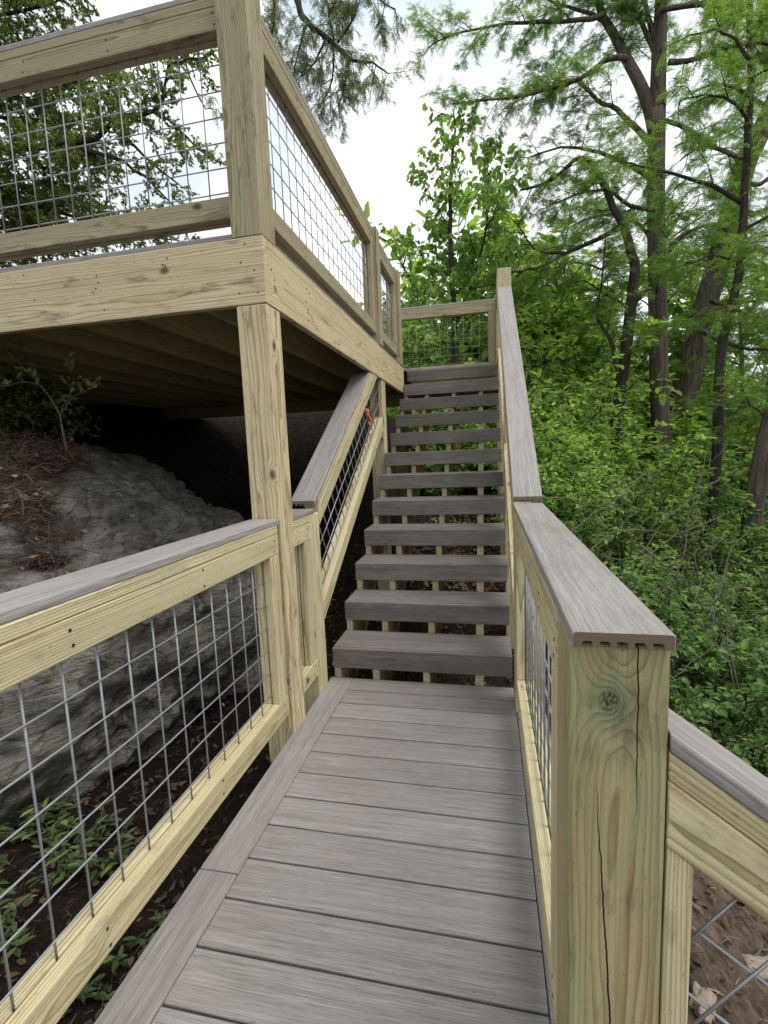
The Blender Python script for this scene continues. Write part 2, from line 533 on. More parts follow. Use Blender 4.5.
def terr(x, y):
    x = np.asarray(x, float); y = np.asarray(y, float)
    z = -.50 + .62 * ss(2.3, 6.0, y) - .5 * ss(8, 22, y)
    # bank rising to the left, from the boulder back
    z = z + 1.95 * ss(-2.9, -4.6, x) * ss(.9, 2.8, y + .25 * (-x - 1.7)) + 1.95 * ss(-.95, -1.8, x) * ss(5.9, 7.4, y) * (1 - ss(-2.9, -4.6, x))
    z = z + .9 * ss(-4, -9, x)
    # fall to the lake on the right
    z = z - .50 * np.clip(x - .35, 0, 3.2) * ss(.35, 1.2, x) - .26 * np.clip(x - 3.55, 0, 14)
    z = z - .10 * np.clip(y - 9, 0, 30)
    # far shore
    d = np.sqrt((x - 5) ** 2 + y ** 2)
    z = z + 14 * ss(120, 190, d) * ss(-.4, .2, (x + .55 * y) / (d + 1))
    z = np.where(d > 25, np.maximum(z, -8.5), z)
    z = z + .05 * np.sin(2.1 * x + 1.3 * y) * np.cos(1.7 * y - .6 * x) + .018 * np.sin(7 * x + 3 * y) * np.sin(6 * y - 2 * x)
    return z


def gridax(lo, hi, n, c):
    t = np.linspace(-1, 1, n)
    s = np.sinh(t * 5.2) / np.sinh(5.2)
    return np.where(s < 0, c + s * (c - lo), c + s * (hi - c))


gx = gridax(-420, 420, 230, .2); gy = gridax(-420, 420, 230, 2.5)
GX, GY = np.meshgrid(gx, gy)
GZ = terr(GX, GY)
n = len(gx)
vv = np.stack([GX, GY, GZ], -1).reshape(-1, 3)
ii = np.arange(n * n).reshape(n, n)
ff = np.stack([ii[:-1, :-1], ii[:-1, 1:], ii[1:, 1:], ii[1:, :-1]], -1).reshape(-1, 4)


def quadmesh(name, v, f, m, rv=None, smooth=True):
    me = bpy.data.meshes.new(name)
    v = np.asarray(v, np.float32); f = np.asarray(f, np.int32)
    me.vertices.add(len(v)); me.vertices.foreach_set('co', v.ravel())
    kk = f.shape[1]
    me.loops.add(f.size); me.loops.foreach_set('vertex_index', f.ravel())
    me.polygons.add(len(f)); me.polygons.foreach_set('loop_start', np.arange(0, f.size, kk, dtype=np.int32))
    me.update(calc_edges=True)
    me.polygons.foreach_set('use_smooth', np.full(len(f), smooth))
    if rv is not None:
        a = me.attributes.new('rv', 'FLOAT', 'POINT'); a.data.foreach_set('value', np.asarray(rv, np.float32))
    me.materials.append(m)
    return me


def linkmesh(name, me, parent=None):
    o = bpy.data.objects.new(name, me); COL.objects.link(o)
    if parent is not None: o.parent = parent
    return o


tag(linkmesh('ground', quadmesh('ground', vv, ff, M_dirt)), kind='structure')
m, nt, b = mat('lake_water'); k = N(nt)
b.inputs['Base Color'].default_value = (.10, .13, .12, 1); b.inputs['Roughness'].default_value = .12
tc = k.n('ShaderNodeTexCoord').outputs['Object']
nt.links.new(k.bump(k.noise(k.vmul(tc, (.9, 2.2, 1)), 1, 4), .25, .1), b.inputs['Normal'])
wv = [(-420, 14, -6), (420, 14, -6), (420, 420, -6), (-420, 420, -6), (9, 14, -6), (9, -420, -6), (420, -420, -6)]
me = bpy.data.meshes.new('lake'); me.from_pydata(wv, [], [[0, 4, 1, 2, 3], [5, 6, 1, 4]]); me.materials.append(m)
tag(linkmesh('lake', me), kind='structure')

# ------------------------------------------------------------------ leaf machinery
LEAF = (np.array([(0, 0, 0), (.28, .27, .05), (.68, .22, .04), (1, 0, -.06), (.68, -.22, .04), (.28, -.27, .05)]), np.array([(0, 1, 2, 3), (0, 3, 4, 5)][::1]))
LANCE = (np.array([(0, 0, 0), (.3, .16, .03), (.7, .13, .02), (1, 0, -.08), (.7, -.13, .02), (.3, -.16, .03)]), np.array([(0, 1, 2, 3), (0, 3, 4, 5)]))


def spray(npair=6, lw=.085, ll=.42):
    """feathery cypress frond: pairs of thin leaflets along a drooping rachis"""
    V = []; Fq = []
    for i in range(npair):
        t = .12 + .8 * i / (npair - 1)
        l = ll * (1 - .55 * abs(t - .4)) * .9
        for s in (-1, 1):
            b0 = len(V); z = -.22 * t * t
            V += [(t, 0, z), (t + .22 * l + lw * .6, s * .5 * l, z + .02), (t + .5 * l, s * l, z - .06), (t + .3 * l - lw * .7, s * .5 * l, z + .02)]
            Fq.append((b0, b0 + 1, b0 + 2, b0 + 3))
    b0 = len(V); V += [(0, -.012, 0), (1.1, 0, -.26), (0, .012, 0), (.5, 0, -.03)]; Fq.append((b0, b0 + 1, b0 + 2, b0 + 3))
    return np.array(V), np.array(Fq)


SPRAY = spray()
SPRAY_S = spray(4, .11, .5)


def cluster_tmpl(nl=5, seed=0):
    r = np.random.RandomState(seed); V = []; Fq = []
    for i in range(nl):
        a = 2 * math.pi * i / nl + r.uniform(-.4, .4); el = r.uniform(-.5, .5)
        d = np.array([math.cos(a) * math.cos(el) + .5, math.sin(a) * math.cos(el), math.sin(el)]); d /= np.linalg.norm(d)
        up = np.array([r.uniform(-.5, .5), r.uniform(-.5, .5), 1.0]); yv = np.cross(up, d); yv /= np.linalg.norm(yv); zv = np.cross(d, yv)
        s = r.uniform(.45, .8); o = np.array([r.uniform(-.1, .35), 0, 0])
        b0 = len(V)
        for t in LEAF[0]: V.append(o + s * (t[0] * d + t[1] * yv + t[2] * zv))
        for q in LEAF[1]: Fq.append(tuple(b0 + q))
    return np.array(V), np.array(Fq)


CLUST = cluster_tmpl(6, 3)


def unit(a):
    return a / np.maximum(np.linalg.norm(a, axis=-1, keepdims=True), 1e-9)


def leaves(name, tmpl, P, D, Nm, S, m, parent=None, rv=None, base=None):
    P = np.asarray(P, float); D = unit(np.asarray(D, float)); Nm = np.asarray(Nm, float); S = np.asarray(S, float)
    Y = unit(np.cross(Nm, D)); Z = np.cross(D, Y)
    tv, tf = tmpl
    V = P[:, None, :] + S[:, None, None] * (tv[None, :, 0:1] * D[:, None, :] + tv[None, :, 1:2] * Y[:, None, :] + tv[None, :, 2:3] * Z[:, None, :])
    nK = len(tv)
    Fq = tf[None] + (np.arange(len(P)) * nK)[:, None, None]
    if rv is None: rv = rs.rand(len(P))
    if base is not None: V = V - np.asarray(base)[None, None]
    me = quadmesh(name, V.reshape(-1, 3), Fq.reshape(-1, tf.shape[1]), m, np.repeat(rv, nK), smooth=False)
    return linkmesh(name, me, parent)


class Tree:
    def __init__(s, seed):
        s.wood = MB(); s.P = []; s.D = []; s.N = []; s.S = []
        s.r = random.Random(seed)

    def rv3(s):
        return Vector((s.r.gauss(0, 1), s.r.gauss(0, 1), s.r.gauss(0, 1))).normalized()

    def path(s, pts, r0, r1, k=7, jit=0.0, sub=3):
        """smooth a polyline, add it as a limb, return the samples"""
        pts = [Vector(p) for p in pts]; out = []
        for i in range(len(pts) - 1):
            a = pts[max(i - 1, 0)]; b = pts[i]; c = pts[i + 1]; d = pts[min(i + 2, len(pts) - 1)]
            for q in range(sub):
                t = q / sub
                out.append(.5 * ((2 * b) + (c - a) * t + (2 * a - 5 * b + 4 * c - d) * t * t + (3 * b - a - 3 * c + d) * t ** 3))
        out.append(pts[-1])
        if jit:
            for i in range(1, len(out)): out[i] = out[i] + s.rv3() * jit
        n = len(out) - 1
        s.wood.tube(out, [r0 + (r1 - r0) * (i / n) for i in range(n + 1)], k, rv=.5)
        return out

    def leaf(s, p, d, size, flat=.7):
        s.P.append(p); s.D.append(d)
        n = Vector((0, 0, 1)) * flat + s.rv3() * (1 - flat)
        s.N.append(n); s.S.append(size * s.r.uniform(.7, 1.2))

    def shoot(s, p, d, L, r, droop, wig, nseg=4):
        pts = [p]; d = d.normalized()
        for i in range(nseg):
            d = (d + Vector((0, 0, -droop)) / nseg + s.rv3() * wig / nseg ** .5).normalized()
            pts.append(pts[-1] + d * (L / nseg))
        return pts

    def ramify(s, path, lv, spec, t0=.15, bias=None):
        """spec[lv] = (spacing, length, droop, wiggle, radius); level 0 carries leaves"""
        sp, L, droop, wig, rad = spec[lv]
        lens = [(path[i + 1] - path[i]).length for i in range(len(path) - 1)]
        tot = sum(lens)
        if tot < 1e-6: return
        pos = t0 * tot + s.r.uniform(0, sp)
        while pos < tot + sp * .5:
            q = min(pos, tot - 1e-4); i = 0
            while q > lens[i] and i < len(lens) - 1: q -= lens[i]; i += 1
            p = path[i].lerp(path[i + 1], q / max(lens[i], 1e-6))
            ax = (path[i + 1] - path[i]).normalized()
            sdv = s.rv3(); sdv = (sdv - ax * sdv.dot(ax))
            sdv.z *= spec.get('flat', .6)
            if sdv.length < .01: sdv = Vector((1, 0, 0))
            d = (sdv.normalized() * s.r.uniform(.6, 1.0) + ax * s.r.uniform(.3, .9))
            if bias is not None: d = d + bias
            l = L * s.r.uniform(.55, 1.25) * (1 - .35 * pos / tot)
            if lv == 0:
                pts = s.shoot(p, d, l, rad, droop, wig, 3)
                s.wood.tube(pts, [rad, rad * .8, rad * .6, rad * .35], 3, rv=.5, cap=False)
                nl = spec['nl']
                for j in range(nl):
                    t = (j + s.r.uniform(.1, .9)) / nl * 2.99
                    a = int(t); pp = pts[a].lerp(pts[a + 1], t - a)
                    dd = (pts[a + 1] - pts[a]).normalized()
                    side = s.rv3(); side.z *= .5
                    ld = dd * spec.get('fwd', .6) + side * .9 + Vector((0, 0, -spec.get('ldroop', .25)))
                    s.leaf(pp, ld, spec['ls'], spec.get('lflat', .6))
            else:
                pts = s.shoot(p, d, l, rad, droop, wig, 5)
                s.wood.tube(pts, [rad * (1 - .7 * i / 5) for i in range(6)], 4, rv=.5, cap=False)
                s.ramify(pts, lv - 1, spec, .15, bias)
            pos += sp * s.r.uniform(.6, 1.4)

    def done(s, root, tmpl, lm, wm, trunk='trunk', crown='crown'):
        s.wood.build(trunk, wm, root)
        if s.P:
            leaves(crown, tmpl, np.array(s.P), np.array(s.D), np.array(s.N), np.array(s.S), lm, root, base=np.array(root.location))
        return root


def tz(x, y): return float(terr(x, y))

# ------------------------------------------------------------------ carpentry
NY = (0, 1, 0)
INCH = .0254


def part(name, m, root, fn, label=None):
    b = MB(); fn(b); o = b.build(name, m, root)
    if label: o['label'] = label
    return o


def bd(name, m, root, p0, p1, w, t, up=(0, 0, 1), label=None, **k):
    b = MB(); b.board(p0, p1, w, t, up, **k); o = b.build(name, m, root)
    if label: o['label'] = label
    return o


def post(name, m, root, x, y, z0, z1, w=.14, label=None, goff=None, nails=None):
    """square post, x,y = centre"""
    b = MB(); b.board((x, y, z0), (x, y, z1), w, w, NY, r=.006, goff=goff, e=.004)
    o = b.build(name, m, root)
    if label: o['label'] = label
    return o


def screws(o, spots, d):
    """sunk screw heads, part of the board's own mesh"""
    me = o.data; bm = bmesh.new(); bm.from_mesh(me); base = o.parent.location if o.parent else Vector()
    me.materials.append(M_nail)
    d = Vector(d)
    for p in spots:
        p = Vector(p) - base + d * .0012
        a = d.orthogonal().normalized(); b_ = d.cross(a)
        vs = [bm.verts.new(p + (a * math.cos(t) + b_ * math.sin(t)) * .0042) for t in [i * math.pi / 4 for i in range(8)]]
        w = [bm.verts.new(v.co - d * .003) for v in vs]
        f = bm.faces.new(vs); f.material_index = 1
        for i in range(8):
            g = bm.faces.new((w[i], w[(i + 1) % 8], vs[(i + 1) % 8], vs[i])); g.material_index = 1
    bm.to_mesh(me); bm.free()


def capboard(root, p0, p1, n0=None, n1=None, m=None):
    b = MB(); b.extr(p0, p1, CAPP, n0=n0, n1=n1, e=.0015)
    # sawn ends show the rough core
    o = b.build('cap_rail', [m or M_cap, M_core], root)
    for i in (0, 1): o.data.polygons[i].material_index = 1
    return o


def clipseg(poly, p, d):
    """segment of line p+t*d inside a convex polygon"""
    t0, t1 = -1e9, 1e9; n = len(poly)
    ar = sum(poly[i][0] * poly[(i + 1) % n][1] - poly[(i + 1) % n][0] * poly[i][1] for i in range(n))
    sg = 1 if ar > 0 else -1
    for i in range(n):
        a = poly[i]; b = poly[(i + 1) % n]
        nx, nz = -(b[1] - a[1]) * sg, (b[0] - a[0]) * sg
        den = nx * d[0] + nz * d[1]; num = nx * (a[0] - p[0]) + nz * (a[1] - p[1])
        if abs(den) < 1e-9:
            if num > 0: return None
        elif den > 0: t0 = max(t0, num / den)
        else: t1 = min(t1, num / den)
    return (t0, t1) if t1 - t0 > .004 else None


def wire_panel(root, to3, poly, ang=0.0, sp=.1016, off=(.03, .03), nrm=Vector((1, 0, 0)), rad=.0029, through=None):
    """welded wire grid clipped to a convex outline; to3 maps (h,z) to space"""
    b = MB(); c, s_ = math.cos(ang), math.sin(ang)
    cx = sum(p[0] for p in poly) / len(poly); cz = sum(p[1] for p in poly) / len(poly)
    if through:
        tx, tz_ = through[0] - cx, through[1] - cz
        off = (-s_ * tx + c * tz_, c * tx + s_ * tz_); off = (off[0] % sp, off[1] % sp)
    ext = max(math.hypot(p[0] - cx, p[1] - cz) for p in poly)
    K = int(ext / sp) + 2
    for fam in (0, 1):
        d = (c, s_) if fam == 0 else (-s_, c); q = (-s_, c) if fam == 0 else (c, s_)
        for i in range(-K, K + 1):
            o = i * sp + off[fam]
            p = (cx + q[0] * o, cz + q[1] * o)
            r = clipseg(poly, p, d)
            if not r: continue
            sh = nrm * (rad * .85 * (1 if fam == 0 else -1))
            nseg = max(1, int((r[1] - r[0]) / .5)); pts = []
            for j in range(nseg + 1):
                t = r[0] + (r[1] - r[0]) * j / nseg
                jit = nrm * (rnd.gauss(0, .0014) if 0 < j < nseg else 0)
                pts.append(to3(p[0] + d[0] * t, p[1] + d[1] * t) + sh + jit)
            b.tube(pts, rad, 6)
    return b.build('mesh_panel', M_wire, root)


def rail_y(root, xi, sgn, y0, y1, zt, zb=.115, stud0=True, stud1=True, flat=True, cap=None, ph=.03, m=None, mo=None):
    """straight railing bay along y. xi = face towards the walkway, sgn = +1 when the rest lies at larger x.
    zt = underside of cap"""
    m = m or M_wood; X = lambda d: xi + sgn * d
    zr = zt - .038
    if flat: bd('top_plate', m, root, (X(.0445), y0, zt - .019), (X(.0445), y1, zt - .019), .089, .037)
    for d in (.019, .061):
        a_ = bd('top_rail', m, root, (X(d), y0, zr - .0445), (X(d), y1, zr - .0445), .038, .088)
        b_ = bd('bottom_rail', m, root, (X(d), y0, zb + .0445), (X(d), y1, zb + .0445), .038, .089)
        if d < .03 or sgn < 0 and xi < -.93:
            sp_ = [y0 + .045, y1 - .045] + ([y0 + (y1 - y0) * t + rnd.uniform(-.05, .05) for t in (.2, .4, .6, .8)] if y1 - y0 > 1 else [])
            for o_, zz in ((a_, zr - .0445), (b_, zb + .0445)):
                screws(o_, [(X(0), y_ + rnd.uniform(-.008, .008), zz + q + rnd.uniform(-.006, .006)) for y_ in sp_ for q in (-.022, .022)], (-sgn, 0, 0)) if d < .03 else None
        for use, ys in ((stud0, y0 + .0455), (stud1, y1 - .0455)):
            if use: bd('stud', m, root, (X(d), ys, zb + .09), (X(d), ys, zr - .09), .037, .088, NY)
    xm = X(.040)
    wire_panel(root, lambda h, z: Vector((xm, h, z)), [(y0 + .02, zb + .05), (y1 - .02, zb + .05), (y1 - .02, zr - .05), (y0 + .02, zr - .05)], 0, off=(.02, ph))
    if cap: capboard(root, (X(.07), cap[0], zt + .0125), (X(.07), cap[1], zt + .0125))


def rail_x(root, yf, sgn, x0, x1, zt, zb, cap=None, stud0=True, stud1=True, m=None, ph=.0, rad=.0029):
    m = m or M_wood; Y = lambda d: yf + sgn * d
    zr = zt - .038
    bd('top_plate', m, root, (x0, Y(.0445), zt - .019), (x1, Y(.0445), zt - .019), .089, .037)
    for d in (.019, .061):
        a_ = bd('top_rail', m, root, (x0, Y(d), zr - .0445), (x1, Y(d), zr - .0445), .038, .088)
        if d < .03: screws(a_, [(x1 - e_ + rnd.uniform(-.01, .01), Y(0), zr - .0445 + q) for e_ in (.04, .55, 1.0) for q in (-.022, .022)], (0, -sgn, 0))
        bd('bottom_rail', m, root, (x0, Y(d), zb + .0445), (x1, Y(d), zb + .0445), .038, .089)
        for use, xs in ((stud0, x0 + .0455), (stud1, x1 - .0455)):
            if use: bd('stud', m, root, (xs, Y(d), zb + .09), (xs, Y(d), zr - .09), .088, .037, NY)
    ym = Y(.040)
    wire_panel(root, lambda h, z: Vector((h, ym, z)), [(x0 + .02, zb + .05), (x1 - .02, zb + .05), (x1 - .02, zr - .05), (x0 + .02, zr - .05)], 0, off=(.02, ph), nrm=Vector((0, 1, 0)), rad=rad)
    if cap: capboard(root, (cap[0], Y(.07), zt + .0125), (cap[1], Y(.07), zt + .0125))


def stair_rail(root, xi, sgn, y0, y1, ztop, slope, ybar=None, capy=None, low=.61, m=None, studs=True, capm=None):
    """sloped bay rising along +y; ztop(y)=ztop+slope*(y-y0) is the cap's top"""
    m = m or M_wood; X = lambda d: xi + sgn * d
    th = math.atan(slope); cz = 1 / math.cos(th)
    PL = (0, 1, 0)
    zc = lambda y: ztop + slope * (y - y0)
    c0, c1 = capy or (y0, y1)
    capboard(root, (X(.07), c0, zc(c0) - .0125 * cz), (X(.07), c1, zc(c1) - .0125 * cz), PL, PL, capm)
    q0, q1 = ybar or (y0, y1)
    d0 = .025 * cz

    def sl(name, d, w, t, dz):
        bd(name, m, root, (X(d), q0, zc(q0) - dz), (X(d), q1, zc(q1) - dz), w, t, n0=PL, n1=PL)
    sl('top_plate', .0445, .089, .037, d0 + .019 * cz)
    for d in (.019, .061):
        sl('top_rail', d, .038, .088, d0 + .038 * cz + .0445 * cz)
        sl('bottom_rail', d, .038, .089, low + .0445 * cz)
    zt = lambda y: zc(y) - d0 - .082 * cz; zb = lambda y: zc(y) - low - .045 * cz
    wire_panel(root, lambda h, z: Vector((X(.040), h, z)), [(q0 + .01, zb(q0 + .01)), (q1 - .01, zb(q1 - .01)), (q1 - .01, zt(q1 - .01)), (q0 + .01, zt(q0 + .01))], th)
    return zc


# ---- walkway deck
deck = thing('boardwalk', 'flat grey composite boardwalk with a border board, leading to the foot of the stairs', 'boardwalk', (-.33, .9, 0))
seams = [2.573, 2.432, 2.290, 2.151, 2.011, 1.870, 1.727, 1.585, 1.441, 1.296, 1.152, 1.007, .866, .722, .578, .434, .29, .146, .002, -.142, -.286, -.43, -.574]
for a, b_ in zip(seams[1:], seams[:-1]):
    dz = rnd.uniform(-.0006, .0006)
    bd('deck_board', M_deck, deck, (-.7815, (a + b_) / 2, -.0125 + dz), (.1185, (a + b_) / 2, -.0125 + dz), (b_ - a) - .0068, .025, r=.0035)
bd('border_board', M_deck, deck, (-.8505, 1.234, -.0125), (-.8505, 2.573, -.0125), .1325, .025, r=.0045, label='far border board on the left edge')
bd('border_board', M_deck, deck, (-.8505, -.574, -.0125), (-.8505, 1.2305, -.0125), .1325, .025, r=.0045, label='near border board on the left edge')
bd('border_board', M_deck, deck, (.1905, .887, -.0125), (.1905, 2.328, -.0125), .138, .025, r=.0045, label='border board on the right edge')
bd('border_board', M_deck, deck, (.1905, -.574, -.0125), (.1905, .742, -.0125), .138, .025, r=.0045)
for x in (-.87, -.42, .09): bd('joist', M_joist, deck, (x, -.57, -.115), (x, 2.57, -.115), .038, .178)
for y in (.3, 2.2): bd('beam', M_joist, deck, (-.89, y, -.25), (.1, y, -.25), .07, .09)

# ---- stairs
RISE, RUN, Y0 = .184, .2828, 2.554
st = thing('staircase', 'grey composite open staircase climbing from the boardwalk to the raised landing', 'stairs', (-.4, 2.6, 0))
for i in range(1, 12):
    y = Y0 + RUN * (i - 1); z = RISE * i
    jz = rnd.uniform(-.002, .002); xr = .112 + (0 if i < 5 else .004)
    b = MB()
    for q in (0, 1):
        yc = y + .0245 + .066 + q * .1335
        b.board((-.897, yc, z - .0125), (xr, yc, z - .0125), .130, .025, r=.004)
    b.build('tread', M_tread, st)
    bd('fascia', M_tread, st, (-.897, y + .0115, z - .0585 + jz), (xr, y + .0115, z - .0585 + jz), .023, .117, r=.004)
for x in (-.877, -.647, -.355, -.065):
    poly = []
    for i in range(1, 12):
        y = Y0 + RUN * (i - 1) + .0255; z = RISE * i - .0265
        poly += [(y, z - RISE if i > 1 else -.19), (y, z)]
    ye = Y0 + RUN * 11 + .02
    poly += [(ye, RISE * 11 - .0265), (ye, RISE * 11 - .30), (Y0 + .30, -.19)]
    b = MB(); b.slab(poly, x - .019, x + .019); b.build('stringer', M_wood, st)

# ---- upper platform and landing
PX = -.905
pf = thing('platform', 'raised timber platform of pale beams and joists above the boulder and beside the stairs', 'platform', (-3, 4, 1.94))


def rim(p0, p1, nails, lab):
    b = MB(); b.board(p0, p1, .038, .270)
    for q, d in nails: b.tube([q - d * .001, q + d * .0022], .0036, 6, mi=1, smooth=False)
    o = b.build('rim_beam', [M_beam, M_nail], pf); o['label'] = lab


VY = Vector((0, -1, 0)); VX = Vector((1, 0, 0))
rim((-5.2, 2.011, 2.076), (PX, 2.011, 2.076), [(Vector((rnd.choice((-.95, -1.0, -1.35, -1.72, -2.1, -2.45)) + rnd.uniform(-.03, .03), 1.992, rnd.uniform(1.97, 2.19))), VY) for i in range(24)], 'front rim beam with knots and nail holes')
rim((PX - .019, 2.0315, 2.076), (PX - .019, 4.36, 2.076), [(Vector((PX, rnd.choice((2.06, 2.5, 2.9, 3.3, 3.7, 4.1, 4.32)) + rnd.uniform(-.03, .03), rnd.uniform(1.97, 2.19))), VX) for i in range(24)], 'side rim beam facing the stairs')
rim((PX - .019, 4.3615, 2.076), (PX - .019, 5.47, 2.076), [(Vector((PX, rnd.choice((4.4, 5.0, 5.4)) + rnd.uniform(-.03, .03), rnd.uniform(1.97, 2.19))), VX) for i in range(8)], 'short far piece of the side rim beam')
bd('rim_beam', M_joist, pf, (-5.2, 6.61, 2.076), (.262, 6.61, 2.076), .038, .270)
bd('rim_beam', M_joist, pf, (.24, 5.73, 2.076), (.24, 6.59, 2.076), .038, .270)
bd('rim_beam', M_joist, pf, (-.86, 5.71, 2.05), (.26, 5.71, 2.05), .038, .220)
for i in range(11):
    x = -1.30 - .37 * i
    bd('joist', M_joist, pf, (x, 2.032, 2.10), (x, 6.588, 2.10), .038, .21)
bd('beam', M_joist, pf, (-5.2, 6.1, 1.93), (.1, 6.1, 1.93), .09, .13)
y = 2.003
while y < 6.6:
    bd('deck_board', M_deck, pf, (-5.2, y + .07, 2.2245), (PX - .012, y + .07, 2.2245), .139, .025)
    y += .1397
y = 5.693
while y < 6.5:
    bd('deck_board', M_deck, pf, (PX - .009, y + .07, 2.2225), (.26, y + .07, 2.2225), .139, .025)
    y += .1425
bd('fascia', M_tread, pf, (-.897, Y0 + RUN * 11 + .0115, 2.15), (.116, Y0 + RUN * 11 + .0115, 2.15), .022, .117)
for (x, y_) in ((-5.0, 2.10), (-5.0, 6.0), (-2.9, 6.1), (.18, 6.1)):
    post('post', M_wood, pf, x, y_, tz(x, y_) - .3, 1.865 if y_ > 5 else 1.938)
tp = tag(post('support_post', M_beam, None, -.976, 2.062, tz(-.98, 2.06) - .3, 1.938, .14), 'tall square timber post holding up the front corner of the platform', 'post')

# upper railings
ur = thing('railing', 'weathered upper railing along the front edge of the raised platform', 'railing', (-3, 2.06, 2.237), 'timber and wire railings')
post('corner_post', M_weath, ur, -.976, 2.062, 2.2125, 3.27, .14)
rail_x(ur, 2.052, 1, -5.2, -1.048, 3.182, 2.325, cap=(-5.2, -1.048), stud0=False, stud1=False, m=M_weath, ph=.01)
us = thing('railing', 'weathered upper railing along the platform side beside the stairs', 'railing', (-.976, 4, 2.237), 'timber and wire railings')
for y_ in (4.365, 5.40): post('post', M_weath, us, -.976, y_, 2.239, 3.215, .135)
rail_y(us, -.938, -1, 2.134, 4.295, 3.178, 2.325, stud0=False, cap=(2.134, 4.295), m=M_weath)
rail_y(us, -.938, -1, 4.435, 5.33, 3.178, 2.325, cap=(4.435, 5.33), m=M_weath)
lr = thing('railing', 'railing across the back of the landing at the top of the stairs', 'railing', (-.4, 6.55, 2.237), 'timber and wire railings')
rail_x(lr, 6.52, 1, -1.5, .116, 3.135, 2.30, cap=(-1.5, .116), m=M_weath, rad=.0017)
post('corner_post', M_weath, lr, .188, 6.56, 2.239, 3.16)
post('post', M_weath, lr, -1.575, 6.56, 2.239, 3.16)
rail_y(lr, .118, 1, 5.545, 6.488, 3.135, 2.30, cap=(5.545, 6.488), m=M_weath)

# ---- left railing of the walkway
lw = thing('railing', 'low wire railing with grey cap between the boardwalk and the boulder', 'railing', (-.98, .7, 0), 'timber and wire railings')
rail_y(lw, -.911, -1, -.72, 1.962, .993, .115, stud0=False, cap=(-.72, 1.985), ph=.045)
for y_ in (-.8,): post('post', M_wood, lw, -.981, y_, tz(-.98, y_) - .2, .99)
sh = thing('railing', 'short railing bay between the tall post and the foot post of the stairs', 'railing', (-.98, 2.25, 0), 'timber and wire railings')
rail_y(sh, -.911, -1, 2.136, 2.356, .985, .115, stud0=False, cap=(2.136, 2.432))
sl_ = thing('railing', 'sloping left stair railing with grey cap, tucked under the platform side', 'railing', (-.98, 2.43, 0), 'timber and wire railings')
post('post', M_wood, sl_, -.981, 2.428, tz(-.98, 2.43) - .3, .983, .14, label='foot post of the left stair railing')
post('post', M_wood, sl_, -.976, 4.40, tz(-.98, 4.4) - .3, 1.938, .125, label='head post of the left stair railing')
stair_rail(sl_, -.911, -1, 2.445, 4.33, 1.052, .628, ybar=(2.50, 4.33), capy=(2.445, 3.86))
bd('stud', M_wood, sl_, (-.93, 4.315, 1.42), (-.93, 4.315, 1.935), .038, .036, NY)

# ---- right railing of the walkway
rw = thing('railing', 'low wire railing with pale grey cap on the right of the boardwalk', 'railing', (.188, 1.6, 0), 'timber and wire railings')
post('post', M_post, rw, .188, .815, -.5, .9925, .14, label='near post with a green stained knot and long cracks', goff=(100, 0, .105))
post('post', M_wood, rw, .186, 2.40, tz(.19, 2.4) - .3, .9925, .136, label='far post at the foot of the stairs')
rail_y(rw, .118, 1, .888, 2.330, .993, .115, cap=(.730, 2.462))
# ---- right stair railing
sr = thing('railing', 'long sloping right stair railing with pale grey cap up to the landing', 'railing', (.188, 4, 0), 'timber and wire railings')
post('post', M_wood, sr, .188, 5.47, tz(.19, 5.47) - .3, 3.13, .14, label='head post at the top of the right stair railing')
post('post', M_wood, sr, .188, 3.90, tz(.19, 3.9) - .3, 1.82, .13)
stair_rail(sr, .118, 1, 2.472, 5.398, 1.050, .648)
# ---- descending railing on the near right
dr = thing('railing', 'railing going down to the right from the near cracked post, above bare dirt', 'railing', (.9, .815, -.6), 'timber and wire railings')
S_ = -.735; TH = math.atan(-S_); CZ = 1 / math.cos(TH)
zc = lambda x: .861 + S_ * (x - .258)
PLX = (1, 0, 0)
X0, X1 = .2605, 1.75
capboard(dr, (X0, .815, zc(X0) - .0125 * CZ), (X1, .815, zc(X1) - .0125 * CZ), PLX, PLX, M_deck)
for nm, yc, w, t, dz in (('top_plate', .7925, .089, .037, .025 * CZ + .019 * CZ), ('top_rail', .766, .038, .088, (.063 + .0445) * CZ), ('top_rail', .808, .038, .088, (.063 + .0445) * CZ),
                         ('bottom_rail', .766, .038, .088, .80), ('bottom_rail', .808, .038, .088, .80)):
    bd(nm, M_wood, dr, (X0, yc, zc(X0) - dz), (X1, yc, zc(X1) - dz), w, t, n0=PLX, n1=PLX)
for yc in (.766, .808):
    bd('stud', M_wood, dr, (X0 + .021, yc + .001, zc(X0) - .80), (X0 + .021, yc + .001, zc(X0 + .021) - .1525 * CZ), .04, .034, NY, n1=(-S_, 0, 1))
DP = at(697, 932, .787)
zt_ = lambda x: zc(x) - .14 * CZ
wire_panel(dr, lambda h, z: Vector((h, .787, z)), [(X0 + .01, zc(X0) - .8), (X1 - .01, zc(X1) - .8), (X1 - .01, zt_(X1)), (X0 + .01, zt_(X0))], math.atan(S_), through=(DP.x, DP.z), nrm=Vector((0, 1, 0)))
post('post', M_wood, dr, 1.825, .815, tz(1.82, .8) - .4, zc(1.75) - .03)

# ------------------------------------------------------------------ boulder


def fbm(p, sc, oct=5):
    return noise.fractal(p * sc, .9, 2.1, oct, noise_basis='PERLIN_ORIGINAL')


